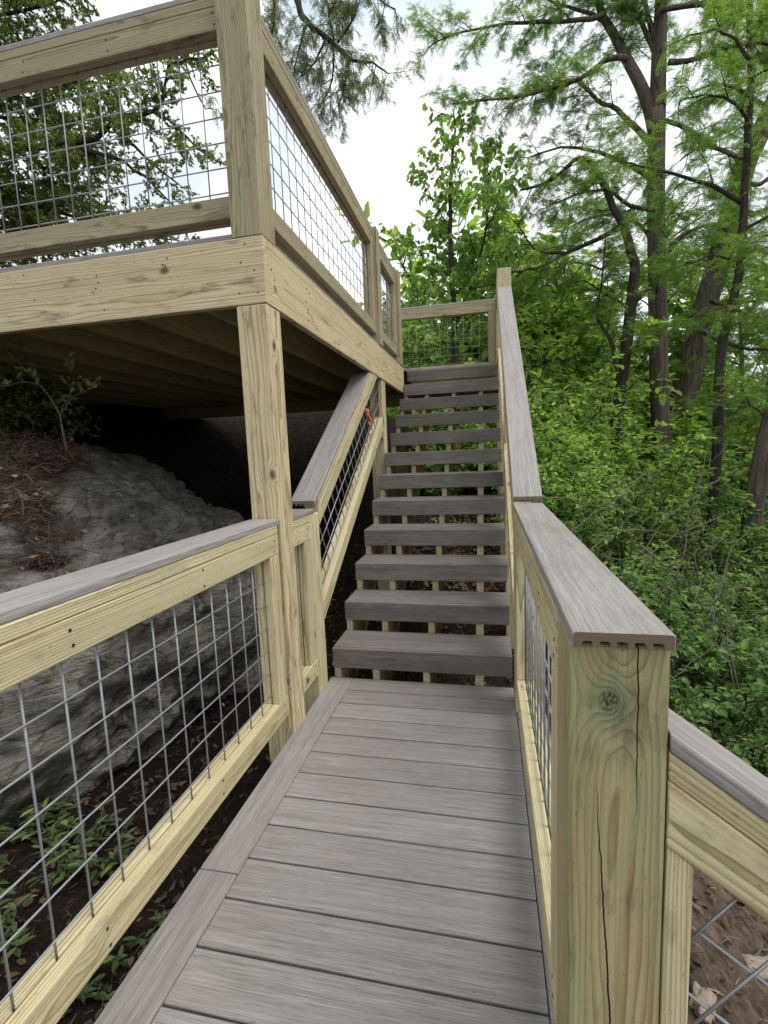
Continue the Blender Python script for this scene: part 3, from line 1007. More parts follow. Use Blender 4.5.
def rock(name, c, rad, seed, sub=6, rough=.22, rot=0.0, flat=1.0, m=None, sq=.75):
    bm = bmesh.new(); bmesh.ops.create_icosphere(bm, subdivisions=sub, radius=1.0)
    off = Vector((seed * 3.7, seed * 1.3, seed * 2.9))
    cr, sr_ = math.cos(rot), math.sin(rot)
    for v in bm.verts:
        p = v.co.copy()
        q = Vector([math.copysign(abs(t) ** sq, t) for t in p]); q = q * (.55 + .45 / max(q.length, .01))
        big = noise.noise(p * 1.1 + off) * rough * 1.3
        lay = abs(noise.noise(Vector((p.x * 1.3, p.y * 1.3, p.z * 4.2)) + off * 2))
        d = big + fbm(p + off, 2.4) * rough * .34 - (1 - min(lay * 5, 1)) * rough * .11 + fbm(p + off, 9, 4) * rough * .13 + fbm(p + off, 24, 3) * rough * .05
        q = q * (1 + d)
        q = Vector((q.x * rad[0], q.y * rad[1], q.z * rad[2]))
        v.co = Vector((q.x * cr - q.y * sr_, q.x * sr_ + q.y * cr, q.z * flat))
    for f in bm.faces: f.smooth = True
    me = bpy.data.meshes.new(name); bm.to_mesh(me); bm.free(); me.materials.append(m or M_rock)
    o = bpy.data.objects.new(name, me); o.location = c; COL.objects.link(o)
    return o


RK = rock('boulder', (-3.25, 3.0, .20), (1.45, 1.75, 1.22), 2.0, 7, .20, R(28))
tag(RK, 'huge dark grey boulder streaked with pale lichen, behind the left railing', 'boulder')
tag(rock('rock', (-2.05, 3.45, -.35), (.42, .5, .36), 5.0, 5, .25), 'smaller rock at the foot of the huge boulder, seen through the left railing', 'rock')


# litter: needles, dead leaves and twigs scattered over a surface
DEADL = (np.array([(0, 0, 0), (.3, .24, .10), (.7, .2, -.02), (1, 0, .12), (.7, -.2, .10), (.3, -.24, -.02)]), np.array([(0, 1, 2, 3), (0, 3, 4, 5)]))
NEED = (np.array([(0, -.03, 0), (.5, -.035, .05), (1, -.01, 0), (1, .01, 0), (.5, .035, .07), (0, .03, .02)]), np.array([(0, 1, 4, 5), (1, 2, 3, 4)]))


def surf_pts(o, n, test):
    """random points on a mesh object, filtered in world space"""
    me = o.data; P = []; Nn = []
    polys = me.polygons; loc = Vector(o.location)
    ok = [p.index for p in polys if test(p.center + loc, p.normal)]
    if not ok: return np.zeros((0, 3)), np.zeros((0, 3))
    for i in range(n):
        p = polys[rnd.choice(ok)]
        w = [rnd.random() for _ in p.vertices]; s_ = sum(w)
        q = sum((me.vertices[a].co * (b / s_) for a, b in zip(p.vertices, w)), Vector())
        P.append(q + loc); Nn.append(p.normal.copy())
    return np.array(P), np.array(Nn)


def litter(name, parts, label=None):
    """parts: list of (tmpl, P, N, size, lift)"""
    V = []; Fq = []; RV = []; b0 = 0
    for tmpl, P, Nn, S, rvf in parts:
        n = len(P)
        if n == 0: continue
        D = unit(rs.normal(size=(n, 3)) * np.array([1, 1, .35])); Z = unit(Nn + rs.normal(size=(n, 3)) * .45)
        D = unit(D - Z * (D * Z).sum(1, keepdims=True)); Y = np.cross(Z, D)
        s = S * rs.uniform(.5, 1.3, n)
        tv, tf = tmpl
        v = P[:, None] + s[:, None, None] * (tv[None, :, 0:1] * D[:, None] + tv[None, :, 1:2] * Y[:, None] + tv[None, :, 2:3] * Z[:, None])
        V.append(v.reshape(-1, 3)); Fq.append((tf[None] + (np.arange(n) * len(tv))[:, None, None] + b0).reshape(-1, 4)); b0 += n * len(tv)
        RV.append(np.repeat(rvf(n), len(tv)))
    o = linkmesh(name, quadmesh(name, np.concatenate(V), np.concatenate(Fq), M_litter, np.concatenate(RV), False))
    tag(o, kind='stuff')
    return o


def gpts(n, x0, x1, y0, y1, lift=.01):
    x = rs.uniform(x0, x1, n); y = rs.uniform(y0, y1, n)
    return np.stack([x, y, terr(x, y) + lift + rs.rand(n) * lift], 1), np.tile([0, 0, 1.0], (n, 1))


lo = lambda n: rs.rand(n) * .75
hi = lambda n: .45 + rs.rand(n) * .55
litter('leaf_litter', [
    (DEADL, *gpts(4200, -2.6, .3, .2, 7), .042, lo), (NEED, *gpts(9000, -2.6, .3, .2, 7), .055, lo),
    (DEADL, *gpts(420, -2.6, .3, .2, 7, .02), .038, hi),
    (DEADL, *gpts(4200, .3, 3.2, .2, 5), .042, lo), (NEED, *gpts(5200, .3, 3.2, .2, 5), .05, hi),
    (DEADL, *gpts(2500, 0, 9, 5, 12), .09, lo), (DEADL, *gpts(1500, -1, .2, 4.5, 9), .07, hi)])


def pile_test(c, nrm):
    if nrm.z < .25: return False
    d = math.hypot((c.x + 2.95) / .66, (c.y - 2.15) / .5) + .4 * noise.noise(c * 3)
    return d < 1.0


bpy.context.view_layer.update()
P1, N1 = surf_pts(RK, 16000, pile_test)
if len(P1): P1 = P1 + N1 * np.abs(rs.normal(0, .05, (len(P1), 1)))
P2, N2 = surf_pts(RK, 130, pile_test)
P3, N3 = surf_pts(RK, 420, lambda c, n_: n_.z > .35)
litter('needle_pile', [(NEED, P1, N1, .07, lambda n: rs.rand(n) * .8), (DEADL, P2 + N2 * .08, N2, .055, lambda n: .8 + rs.rand(n) * .2), (DEADL, P3 + N3 * .006, N3, .034, lambda n: .3 + rs.rand(n) * .7)])

# pale stones and sticks on the bare dirt at the right


def on_ground(px, py):
    d = (at(px, py, 1) - CAM).normalized(); t_ = .5
    while t_ < 60:
        q = CAM + d * t_
        if q.z < tz(q.x, q.y): break
        t_ += .02
    return q


g0 = on_ground(755, 968); g1 = on_ground(703, 1006)
for i, (x, y_, s_) in enumerate(((g0.x + .03, g0.y, .085), (g1.x, g1.y, .055), (1.05, 2.75, .055), (.62, 1.75, .04), (1.42, 2.9, .06), (.95, 2.3, .035))):
    o = rock('stone', (x, y_, tz(x, y_) + s_ * .12), (s_, s_ * .55, s_ * .45), 7.0 + i, 4, .55, i * 1.1, m=M_pebble)
    tag(o, ['large pale broken stone on the bare dirt below the near right railing', 'rounded pale stone beside the near cracked post, on bare dirt',
            'small pale stone lying on bare dirt below the near right railing', 'small pale stone lying on bare dirt below the near right railing',
            'small pale stone lying on bare dirt below the near right railing', 'small pale stone lying on bare dirt below the near right railing'][i], 'stone',
        'small stones on the dirt' if i > 1 else None)

# ------------------------------------------------------------------ trees
print('trees')


def tree_root(name, label, x, y_, group=None, cat='tree'):
    return thing(name, label, cat, (x, y_, tz(x, y_)), group)


A = lambda y_, *pp: [at(px, py, y_) for px, py in pp]
CYP = {1: (.155, .95, .12, .5, .012), 0: (.056, .30, .1, .4, .003), 2: (.55, 1.9, .1, .4, .03), 'nl': 9, 'ls': .098, 'flat': .45, 'ldroop': .15, 'lflat': .6}


def to_ground(pts, depth=.4):
    p = pts[0]; return [Vector((p.x + .0, p.y, tz(p.x, p.y) - depth))] + pts


# main cypress
T = Tree(1)
base = at(664, 500, 11)
root = tree_root('cypress_tree', 'tall straight cypress with forked trunk, the nearest big trunk right of the stairs', base.x, base.y)
y_ = 11.0
tr = T.path(to_ground(A(y_, (662, 480), (659, 380), (657, 280), (656, 190), (657, 110))), .185, .15, 12)
t2 = T.path(A(y_, (657, 112), (659, 50), (662, -20), (664, -140), (660, -300)), .15, .06, 9)
fk = T.path(A(y_, (656, 138), (650, 110), (640, 84), (626, 58), (613, 33), (599, 5), (588, -70)), .13, .05, 8)
limbs = [
    (A(y_, (654, 146), (634, 126), (617, 110), (597, 100), (576, 81), (549, 86), (520, 97)), .06),
    (A(y_ - .5, (628, 60), (612, 57), (580, 78), (535, 93), (490, 99), (450, 104)), .055),
    (A(y_ - .3, (604, 14), (580, 20), (525, 22), (480, 28), (434, 42)), .05),
    (A(y_, (612, 30), (600, 18), (578, 10), (550, 0), (520, -18)), .05),
    (A(y_, (656, 180), (620, 160), (590, 150), (560, 148), (528, 158)), .05),
    (A(y_, (659, 60), (640, 20), (625, 0), (610, -25)), .05),
    (A(y_, (658, 45), (648, 15), (642, -10), (636, -40)), .06),
    (A(y_ - .6, (668, 62), (700, 58), (740, 44), (770, 44), (800, 40)), .05),
    (A(y_ - .5, (662, 258), (680, 238), (695, 229), (718, 222)), .06),
    (A(y_ + .4, (657, 250), (640, 225), (610, 215), (585, 220), (560, 232)), .045),
    (A(y_ - .8, (660, 120), (690, 130), (720, 150), (750, 160)), .04),
    (A(y_ - .8, (660, 10), (700, 5), (735, 15), (770, 10)), .05),
    (A(y_ - 1.2, (656, 210), (630, 205), (605, 190), (575, 195), (550, 205)), .04),
]
for pts, r in limbs:
    pp = T.path(pts, r, .012, 6, .015)
    T.ramify(pp, 1, CYP, .12, Vector((0, 0, -.04)))
T.ramify(t2, 1, CYP, .1); T.ramify(fk, 1, CYP, .45)
T.ramify(tr, 0, {**CYP, **{0: (.22, .35, .2, .3, .005)}}, .5)
T.done(root, SPRAY_S, L_cyp, M_bark)

# leaning cypress behind, right
T = Tree(2); y_ = 14.0
base = at(676, 470, y_)
root = tree_root('cypress_tree', 'thick leaning cypress trunk behind the straight one, tilting to the right', base.x, base.y)
tr = T.path(to_ground(A(y_, (678, 430), (690, 370), (701, 321), (720, 256), (743, 171), (759, 136), (790, 60), (810, -40))), .33, .17, 11)
for pts, r in [(A(y_, (735, 200), (752, 214), (775, 205), (800, 200)), .09), (A(y_ - .5, (757, 140), (745, 110), (735, 70), (738, 20), (745, -30)), .08), (A(y_ - 1, (748, 165), (725, 150), (700, 148), (680, 160)), .06),
               (A(y_ - 1, (742, 175), (755, 185), (775, 175), (800, 160)), .07), (A(y_ - 2, (770, 110), (740, 90), (715, 85), (690, 95)), .05), (A(y_ - 2, (722, 250), (740, 262), (765, 268), (790, 262)), .05),
               (A(y_ - 2, (715, 270), (690, 262), (670, 270)), .04), (A(y_ - 1, (780, 85), (762, 40), (745, 10), (720, -20)), .06), (A(y_ - 1, (710, 300), (735, 310), (760, 318), (785, 310)), .05), (A(y_ - 2, (700, 330), (730, 345), (760, 350), (790, 345)), .05)]:
    pp = T.path(pts, r, .015, 6, .02); T.ramify(pp, 1, CYP, .1, Vector((0, 0, -.04)))
T.ramify(tr, 1, {**CYP, **{1: (.4, 1.0, .3, .4, .012)}}, .35)
T.done(root, SPRAY_S, L_cyp, M_bark)

# thin one in front of it
T = Tree(3); y_ = 8.5
base = at(708, 520, y_)
root = tree_root('cypress_tree', 'thin dark cypress trunk crossing in front of the thick leaning one', base.x, base.y)
tr = T.path(to_ground(A(y_, (706, 560), (714, 500), (718, 434), (719, 369), (727, 321), (740, 272), (744, 210), (747, 145), (751, 87), (750, 20), (748, -60))), .085, .035, 8, .01)
for pts, r in [(A(y_, (743, 203), (714, 187), (690, 179), (665, 171), (640, 166), (617, 160)), .035), (A(y_, (745, 229), (758, 222), (770, 215), (790, 205)), .03), (A(y_ - .4, (748, 120), (730, 100), (705, 95), (680, 100)), .025),
               (A(y_ - .5, (750, 60), (735, 40), (715, 30), (690, 35)), .025), (A(y_ - .5, (750, 80), (765, 70), (785, 72)), .025), (A(y_ + .6, (728, 320), (745, 300), (770, 285)), .025), (A(y_, (720, 390), (745, 394), (770, 390)), .02), (A(y_ - .3, (741, 262), (715, 255), (695, 262)), .02)]:
    pp = T.path(pts, r, .008, 6, .012); T.ramify(pp, 1, {**CYP, **{1: (.2, .75, .2, .5, .01)}}, .12, Vector((0, 0, -.05)))
T.ramify(tr, 0, {**CYP, **{0: (.16, .4, .2, .3, .005)}}, .35)
T.done(root, SPRAY_S, L_cyp, M_darkbark)

# twisted tree left of the straight trunk
T = Tree(4); y_ = 9.5
base = at(617, 450, y_)
root = tree_root('twisted_tree', 'dark twisted tree with crooked limbs between the stairs and the straight cypress', base.x, base.y)
tr = T.path(to_ground(A(y_, (617, 430), (622, 380), (631, 305), (635, 270), (631, 252), (623, 226), (613, 207), (602, 181), (589, 161), (575, 160), (549, 182), (520, 190))), .115, .02, 8, .008)
subs = [(A(y_, (621, 228), (600, 238), (568, 253), (545, 265), (520, 271), (500, 274)), .045), (A(y_ - .2, (617, 380), (613, 346), (604, 330), (596, 314), (602, 282), (605, 240)), .04),
        (A(y_, (568, 253), (540, 252), (528, 240), (515, 222)), .025), (A(y_, (604, 270), (585, 264), (567, 262)), .018), (A(y_, (632, 310), (610, 296), (585, 280)), .03), (A(y_ + .4, (637, 300), (650, 285), (668, 262)), .04)]
CY2 = {**CYP, **{1: (.2, .8, .2, .5, .012)}}
for pts, r in subs:
    pp = T.path(pts, r, .01, 6, .012); T.ramify(pp, 1, CY2, .2, Vector((0, 0, -.03)))
T.ramify(tr, 1, CY2, .45)
T.done(root, SPRAY_S, L_cyp, M_darkbark)

# trunk at the right edge
T = Tree(5); y_ = 8.0
base = at(752, 560, y_)
root = tree_root('cypress_tree', 'brown trunk cut by the right edge of the photo, low beside the lake', base.x, base.y)
tr = T.path(to_ground(A(y_, (748, 560), (757, 490), (771, 421), (800, 330), (840, 200), (870, 60))), .14, .09, 9)
for pts, r in [(A(y_, (790, 310), (770, 300), (745, 302), (725, 312)), .03), (A(y_, (800, 250), (775, 235), (755, 238)), .03), (A(y_, (770, 420), (750, 405), (730, 408)), .02)]:
    pp = T.path(pts, r, .008, 6, .012); T.ramify(pp, 1, CYP, .12, Vector((0, 0, -.05)))
T.done(root, SPRAY_S, L_cyp, M_bark)

# leafy young tree beyond the landing
BRO = {1: (.13, .8, -.1, .5, .009), 0: (.08, .26, .15, .4, .003), 'nl': 5, 'ls': .135, 'flat': .8, 'ldroop': .75, 'lflat': .4, 'fwd': .4}
T = Tree(6); y_ = 10.5
base = at(452, 380, y_)
root = tree_root('leafy_tree', 'young broad leaved tree with two leaders, rising behind the landing railing', base.x, base.y)
tr = T.path(to_ground(A(y_, (455, 340), (452, 280), (450, 215), (452, 165), (455, 130), (453, 108))), .075, .008, 7, .015)
l2 = T.path(A(y_ + .2, (455, 325), (470, 290), (484, 240), (488, 185), (487, 140)), .045, .006, 6, .015)
T.ramify(tr, 1, BRO, .12); T.ramify(l2, 1, {**BRO, 1: (.09, .7, -.1, .5, .008)}, .15)
for pts in (A(y_, (452, 310), (430, 270), (412, 240)), A(y_, (454, 320), (440, 300), (415, 290)), A(y_, (455, 330), (490, 300), (515, 270)), A(y_, (452, 300), (478, 270), (505, 250)), A(y_ - .6, (454, 350), (430, 345), (410, 330)), A(y_ - .3, (486, 230), (500, 205), (506, 175)), A(y_ + .3, (451, 230), (435, 205), (425, 180)), A(y_ - .5, (470, 290), (500, 285), (525, 295))):
    pp = T.path(pts, .02, .005, 5, .02); T.ramify(pp, 1, BRO, .2)
T.done(root, LEAF, L_bright, M_darkbark)

# trees at the left: oak and overhanging limb
OAK = {1: (.10, .62, .1, .6, .008), 0: (.042, .22, .1, .5, .002), 'nl': 9, 'ls': .046, 'flat': .9, 'ldroop': .1, 'lflat': .3, 'fwd': .4}
T = Tree(7); y_ = 7.2
base = at(-95, 300, y_)
root = tree_root('oak_tree', 'dense dark green oak beyond the front railing of the platform, at the left edge', base.x, base.y)
tr = T.path(to_ground(A(y_, (-95, 260), (-85, 160), (-80, 60), (-70, -60))), .22, .12, 9)
LB = [(A(y_, (-90, 190), (-40, 160), (0, 150), (54, 144), (96, 138), (120, 117), (156, 112), (168, 66), (180, 45)), .075, 1.0),
      (A(y_, (54, 144), (111, 156), (144, 177), (174, 204)), .04, .35), (A(y_, (114, 129), (135, 147), (162, 171), (180, 185)), .03, .4), (A(y_ + .3, (-85, 120), (-20, 95), (33, 88), (75, 82), (120, 85)), .05, 1.0),
      (A(y_ + .4, (-90, 230), (-30, 215), (20, 205), (70, 215), (120, 225), (170, 240)), .05, 1.2), (A(y_ + .5, (-85, 180), (-30, 190), (30, 180), (75, 188)), .045, 1.3), (A(y_, (-80, 60), (-40, 30), (0, 15), (40, 5), (75, -5)), .05, 1.2), (A(y_ + .5, (-80, 90), (-30, 60), (10, 55), (50, 60)), .045, 1.2),
      (A(y_ + .8, (-85, 150), (-40, 120), (10, 118), (60, 125), (90, 160)), .045, 1.3), (A(y_ + .9, (-90, 240), (-30, 250), (20, 245), (60, 250)), .045, 1.3), (A(y_ + .9, (-90, 200), (-20, 185), (40, 215), (95, 235)), .04, 1.2), (A(y_ - .4, (156, 112), (175, 125), (195, 145), (215, 165)), .018, .5), (A(y_ - .3, (168, 66), (190, 60), (215, 52)), .016, .5)]
for pts, r, dn in LB:
    pp = T.path(pts, r, .01, 6, .02)
    T.ramify(pp, 1, {**OAK, **{1: (.055 / dn, .8 if dn > .9 else .42, .1, .7, .008)}}, .12 if dn < .9 else .25)
T.done(root, CLUST, L_oak, M_darkbark)

GRY = {1: (.085, .6, .5, .5, .007), 0: (.055, .26, .5, .4, .0022), 'nl': 6, 'ls': .085, 'flat': .8, 'ldroop': .6, 'lflat': .4, 'fwd': .5}
T = Tree(8); y_ = 7.5
base = at(244, 250, 9.5)
root = tree_root('overhanging_tree', 'tree whose crooked dark limb hangs over the platform against the white sky', base.x, base.y)
tr = T.path([Vector((base.x, base.y, tz(base.x, base.y) - .4)), at(244, 250, 9.5), at(243, 120, 9.4), at(246, 0, 9.2), at(252, -90, 9.0)], .17, .11, 9)
LB = [(A(y_, (297, 0), (303, 17), (314, 29), (334, 43), (352, 60), (372, 62), (389, 74)), .05, 1), (A(y_, (306, 26), (299, 48), (294, 69)), .02, 1), (A(y_, (332, 43), (333, 80), (317, 109)), .018, 1), (A(y_, (324, 43), (315, 62), (301, 77)), .02, 1),
      (A(y_, (337, 43), (354, 17), (357, 3)), .018, 1), (A(y_, (334, 40), (329, 17), (327, -5)), .02, 1), (A(y_, (349, 62), (343, 92), (338, 105)), .014, 1), (A(y_ + .3, (297, 0), (330, -15), (365, -8), (395, 10)), .03, 1)]
T.path([at(252, -90, 9.0), at(270, -70, 8.3), at(290, -30, y_), at(297, 0, y_)], .08, .05, 7, .01)
for pts, r, dn in LB:
    pp = T.path(pts, r, .008, 6, .012); T.ramify(pp, 1, GRY, .1)
pp = T.path([at(252, -90, 9), at(262, -40, 8.4), at(275, 5, 8), at(272, 40, 7.8)], .05, .01, 6, .02); T.ramify(pp, 1, GRY, .3)
pp = T.path([at(252, -90, 9), at(225, -40, 8.6), at(200, 10, 8.2), at(185, 60, 8.0), at(205, 110, 7.9)], .05, .01, 6, .02); T.ramify(pp, 1, {**GRY, **{1: (.4, .5, .5, .5, .009)}}, .45)
T.done(root, SPRAY_S, L_grey, M_darkbark)

# ------------------------------------------------------------------ shrubs
print('shrubs')


def make_shrub(name, seed, h, spread, spec, nst, tmpl, lm, label, loc, group, wm=None):
    T = Tree(seed)
    root = thing(name, label, 'shrub', loc, group)
    L = Vector(loc)
    for i in range(nst):
        a = 2 * math.pi * i / nst + T.r.uniform(-.5, .5); o = T.r.uniform(.15, 1.0) * spread
        hh = h * T.r.uniform(.6, 1.05) * (1 - .25 * o / spread)
        pts = [L + Vector((0, 0, -.05)), L + Vector((.12 * o * math.cos(a), .12 * o * math.sin(a), hh * .3)), L + Vector((.5 * o * math.cos(a), .5 * o * math.sin(a), hh * .65)), L + Vector((o * math.cos(a), o * math.sin(a), hh))]
        pp = T.path(pts, .012 + .006 * h, .004, 5, .03 * h, 2)
        T.ramify(pp, 1, spec, .12)
    return T.done(root, tmpl, lm, wm or M_darkbark, 'stem', 'foliage')


def dup(root, loc, rz, sc, label=None, group=None):
    r = root.copy(); COL.objects.link(r); r.location = loc; r.rotation_euler = (0, 0, rz); r.scale = (sc, sc, sc * rnd.uniform(.9, 1.12))
    if label: r['label'] = label
    if group: r['group'] = group
    for ch in root.children:
        c = ch.copy(); COL.objects.link(c); c.parent = r
    return r


SHR = {1: (.16, .55, .1, .6, .007), 0: (.08, .22, .15, .5, .0025), 'nl': 5, 'ls': .105, 'flat': .9, 'ldroop': .2, 'lflat': .75, 'fwd': .5}
SMA = {1: (.13, .38, .1, .6, .005), 0: (.06, .15, .15, .5, .002), 'nl': 5, 'ls': .07, 'flat': .9, 'ldroop': .1, 'lflat': .75, 'fwd': .5}
P0 = (6.0, 12.0)
G1 = 'leafy shrubs in the undergrowth right of the stairs'
G2 = 'bright spring green shrubs around the top of the stairs'
G3 = 'small leaved bushes on the slope beside the right railing'
l1 = 'mid green leafy shrub in the undergrowth right of the stairs'
l2_ = 'bright yellow green shrub in the thicket behind and beside the upper stairs'
l3 = 'small leaved bush on the slope just beyond the right railing'
kinds = {}


def shrub(kind, x, y_, h):
    """first of a kind is modelled, the rest are copies"""
    loc = (x, y_, tz(x, y_) - .03)
    if kind not in kinds:
        if kind[0] == 'm': r = make_shrub('leafy_shrub', 20 + int(kind[1]), 2.4, .95, dict(SHR, ls=(.13, .09, .11)[int(kind[1])], nl=(4, 6, 5)[int(kind[1])]), 9, LEAF, (L_shrub, L_dim, L_bright)[int(kind[1])], l1, loc, G1)
        elif kind[0] == 'b': r = make_shrub('leafy_shrub', 40 + int(kind[1]), 2.8, 1.1, dict(SHR, ls=.115, nl=5), 9, LEAF, L_bright, l2_, loc, G2)
        else: r = make_shrub('small_bush', 60 + int(kind[1]), 1.2, .65, dict(SMA, ls=(.085, .05, .07)[int(kind[1])], nl=(4, 7, 5)[int(kind[1])]), (7, 9, 8)[int(kind[1])], (LEAF, LANCE, LEAF)[int(kind[1])], (L_shrub, L_dim, L_shrub)[int(kind[1])], l3, loc, G3)
        r['h'] = {'m': 2.4, 'b': 2.8, 's': 1.2}[kind[0]]
        sc = h / r['h']; r.scale = (sc, sc, sc); kinds[kind] = r; return r
    r0 = kinds[kind]
    return dup(r0, loc, rnd.uniform(0, 6.28), h / r0['h'])


def top_at(px, py, y_):
    """shrub whose top shows at this pixel"""
    p = at(px, py, y_); return p.x, p.y, max(.5, p.z - tz(p.x, p.y))


kk_ = 0
for px, py, y_, kd_ in [
    # behind and beside the landing
    (400, 300, 12, 'b'), (425, 330, 10, 'b'), (470, 320, 12, 'b'), (515, 310, 11, 'b'), (545, 290, 12, 'b'), (440, 380, 9, 'b'), (490, 385, 9.5, 'b'), (400, 395, 9, 'b'), (530, 350, 9, 'b'), (560, 330, 10, 'b'), (590, 320, 12, 'b'), (470, 240, 14, 'b'), (420, 260, 15, 'b'), (520, 260, 15, 'b'),
    (560, 370, 8, 'b'), (540, 400, 7, 'b'), (585, 390, 9, 'b'), (620, 350, 13, 'b'), (600, 420, 8, 'b'), (565, 430, 6.5, 'b'), (375, 400, 10, 'b'), (350, 420, 12, 'b'), (680, 300, 16, 'b'), (640, 400, 13, 'b'), (700, 400, 15, 'b'),
    (590, 280, 17, 'b'), (625, 290, 18, 'b'), (660, 320, 19, 'b'), (700, 340, 18, 'b'), (735, 345, 19, 'b'), (765, 350, 18, 'b'), (650, 360, 14, 'b'), (690, 380, 13, 'b'), (560, 270, 16, 'b'), (600, 360, 11, 'b'), (430, 240, 13, 'b'), (465, 215, 13.5, 'b'), (500, 225, 14, 'b'), (540, 235, 15, 'b'), (640, 430, 7.5, 'b'), (585, 440, 6.2, 'b'), (555, 420, 5.6, 'b'), (675, 420, 11, 'b'),
    # middle
    (545, 440, 5.5, 'm'), (580, 470, 5.6, 'm'), (610, 455, 7, 'm'), (640, 455, 8, 'm'), (675, 460, 9, 'm'), (690, 500, 7, 'm'), (725, 480, 9, 'm'), (750, 470, 11, 'm'), (620, 500, 6, 'm'), (655, 510, 6, 'm'), (560, 480, 4.6, 'm'), (585, 520, 4.6, 'm'), (730, 540, 6.5, 'm'), (765, 530, 7, 'm'), (700, 560, 5.5, 'm'),
    (770, 590, 5, 'm'), (640, 440, 10, 'm'), (710, 450, 12, 'm'), (745, 415, 13, 'm'), (780, 480, 8, 'm'), (800, 560, 6, 'm'), (660, 560, 5.0, 'm'),
    # low, close
    (600, 540, 3.9, 's'), (630, 560, 3.9, 's'), (655, 590, 3.7, 's'), (690, 600, 3.8, 's'), (725, 600, 4.0, 's'), (755, 620, 3.8, 's'), (700, 640, 3.3, 's'), (735, 650, 3.3, 's'), (765, 670, 3.2, 's'), (790, 640, 3.6, 's'), (715, 690, 2.95, 's'), (750, 705, 2.9, 's'), (800, 700, 3.0, 's'), (570, 540, 4.2, 's'), (680, 640, 3.4, 's'), (665, 560, 4.3, 's'), (710, 570, 4.5, 's'), (840, 690, 3.2, 's'), (695, 690, 3.0, 's'),
]:
    x, yy, h = top_at(px, py, y_)
    kk_ += 1
    shrub(kd_ + str(kk_ % 3), x, yy, h)

# ------------------------------------------------------------------ background trees
print('background')
BG = {2: (.34, 2.4, .15, .4, .03), 1: (.30, .9, .15, .5, .012), 0: (.11, .36, .1, .4, .004), 'nl': 8, 'ls': .16, 'flat': .5, 'ldroop': .15, 'lflat': .6}
bgl = ['slender cypress far behind the twisted tree, left of the straight trunk', 'cypress in the distance between the straight trunk and the leaning trunk', 'feathery cypress far back at the right edge above the lake', 'cypress far behind the leafy tree and the top of the stairs', 'feathery cypress standing just outside the right edge, branches reaching in', 'cypress right behind the straight trunk, mostly hidden by it', 'cypress far back between the thick leaning trunk and the right edge', 'cypress far back just right of the leafy tree behind the landing', 'cypress far back left of the landing, behind the platform side railing']
for i, (px, py, y_, h, r) in enumerate([(585, 440, 17, 9, .14), (690, 440, 19, 11, .16), (775, 430, 17, 10, .16), (530, 400, 20, 9.5, .14), (850, 400, 10.5, 8.5, .15), (650, 440, 15, 9.5, .13), (735, 430, 15, 9, .12), (560, 400, 14.5, 7.6, .11), (440, 380, 22, 6.5, .12)]):
    p = at(px, py, y_)
    root = tree_root('cypress_tree', bgl[i], p.x, p.y, 'cypresses in the background')
    T = Tree(80 + i); g = Vector(root.location)
    pts = [g + Vector((0, 0, -.4))] + [g + Vector((T.r.gauss(0, .15), T.r.gauss(0, .15), h * t)) for t in (.25, .5, .75, 1)]
    tr = T.path(pts, r, .02, 8, .02)
    T.ramify(tr, 2, BG, .25)
    T.done(root, SPRAY_S, L_cyp, M_darkbark)

# far shore woods: one mass of foliage across the lake
n_ = 9000
a_ = rs.uniform(R(-25), R(100), n_); d_ = rs.uniform(105, 190, n_)
x_ = 5 + d_ * np.sin(a_); yy_ = d_ * np.cos(a_); z_ = terr(x_, yy_) + rs.uniform(0, 7, n_)
o = leaves('far_woods', CLUST, np.stack([x_, yy_, z_], 1), rs.normal(size=(n_, 3)), rs.normal(size=(n_, 3)) + np.array([0, 0, 1.0]), rs.uniform(3, 6, n_), L_oak)
tag(o, kind='stuff')

# ------------------------------------------------------------------ small growth on the left
VIN = None
G4 = 'glossy leaved seedlings below the left railing'


def seedling(name, x, y_, z0, n, ls, lm, seed, label, group, wm=None, h=.14):
    T = Tree(seed); root = thing(name, label, 'plant', (x, y_, z0), group)
    for j in range(n):
        a = T.r.uniform(0, 6.28); hh = h * T.r.uniform(.5, 1.1); o_ = T.r.uniform(.03, .12)
        p0 = Vector((x, y_, z0 - .02)); p1 = p0 + Vector((o_ * math.cos(a), o_ * math.sin(a), hh + .02))
        T.wood.tube([p0, p0.lerp(p1, .5) + Vector((0, 0, .02)), p1], [.003, .0025, .002], 4, rv=.5)
        for q in range(6):
            b_ = a + T.r.uniform(-1.4, 1.4) if q < 2 else T.r.uniform(0, 6.28); t = 1 - .12 * q
            T.leaf(p0.lerp(p1, t), Vector((math.cos(b_), math.sin(b_), T.r.uniform(-.1, .35))), ls, .85)
    return T.done(root, LANCE, lm, wm or M_twig, 'stem', 'leaves')


for i in range(17):
    px, py = rnd.uniform(-40, 120), rnd.uniform(800, 960)
    if py > 975 - px * 1.15 + 60: py -= 90
    d = (at(px, py, 1) - CAM); t_ = (-.47 - CAM.z) / d.z; q = CAM + d * t_
    if q.x > -1.15: q.x = -1.15 - rnd.random() * .1
    seedling('seedling', q.x, q.y, tz(q.x, q.y), 6, rnd.uniform(.045, .075), L_vinca, 200 + i, 'glossy green seedling growing in the dirt between the left railing and the boulder', G4)
for i, (px, py) in enumerate(((105, 985), (125, 960), (85, 1010), (150, 930), (70, 1000))):
    d = (at(px, py, 1) - CAM); t_ = (-.47 - CAM.z) / d.z; q = CAM + d * t_
    seedling('seedling', q.x, q.y, tz(q.x, q.y), 3, .05, L_vinca, 240 + i, 'tiny seedling in the strip of dirt beside the left border board', 'tiny seedlings beside the border board', h=.07)

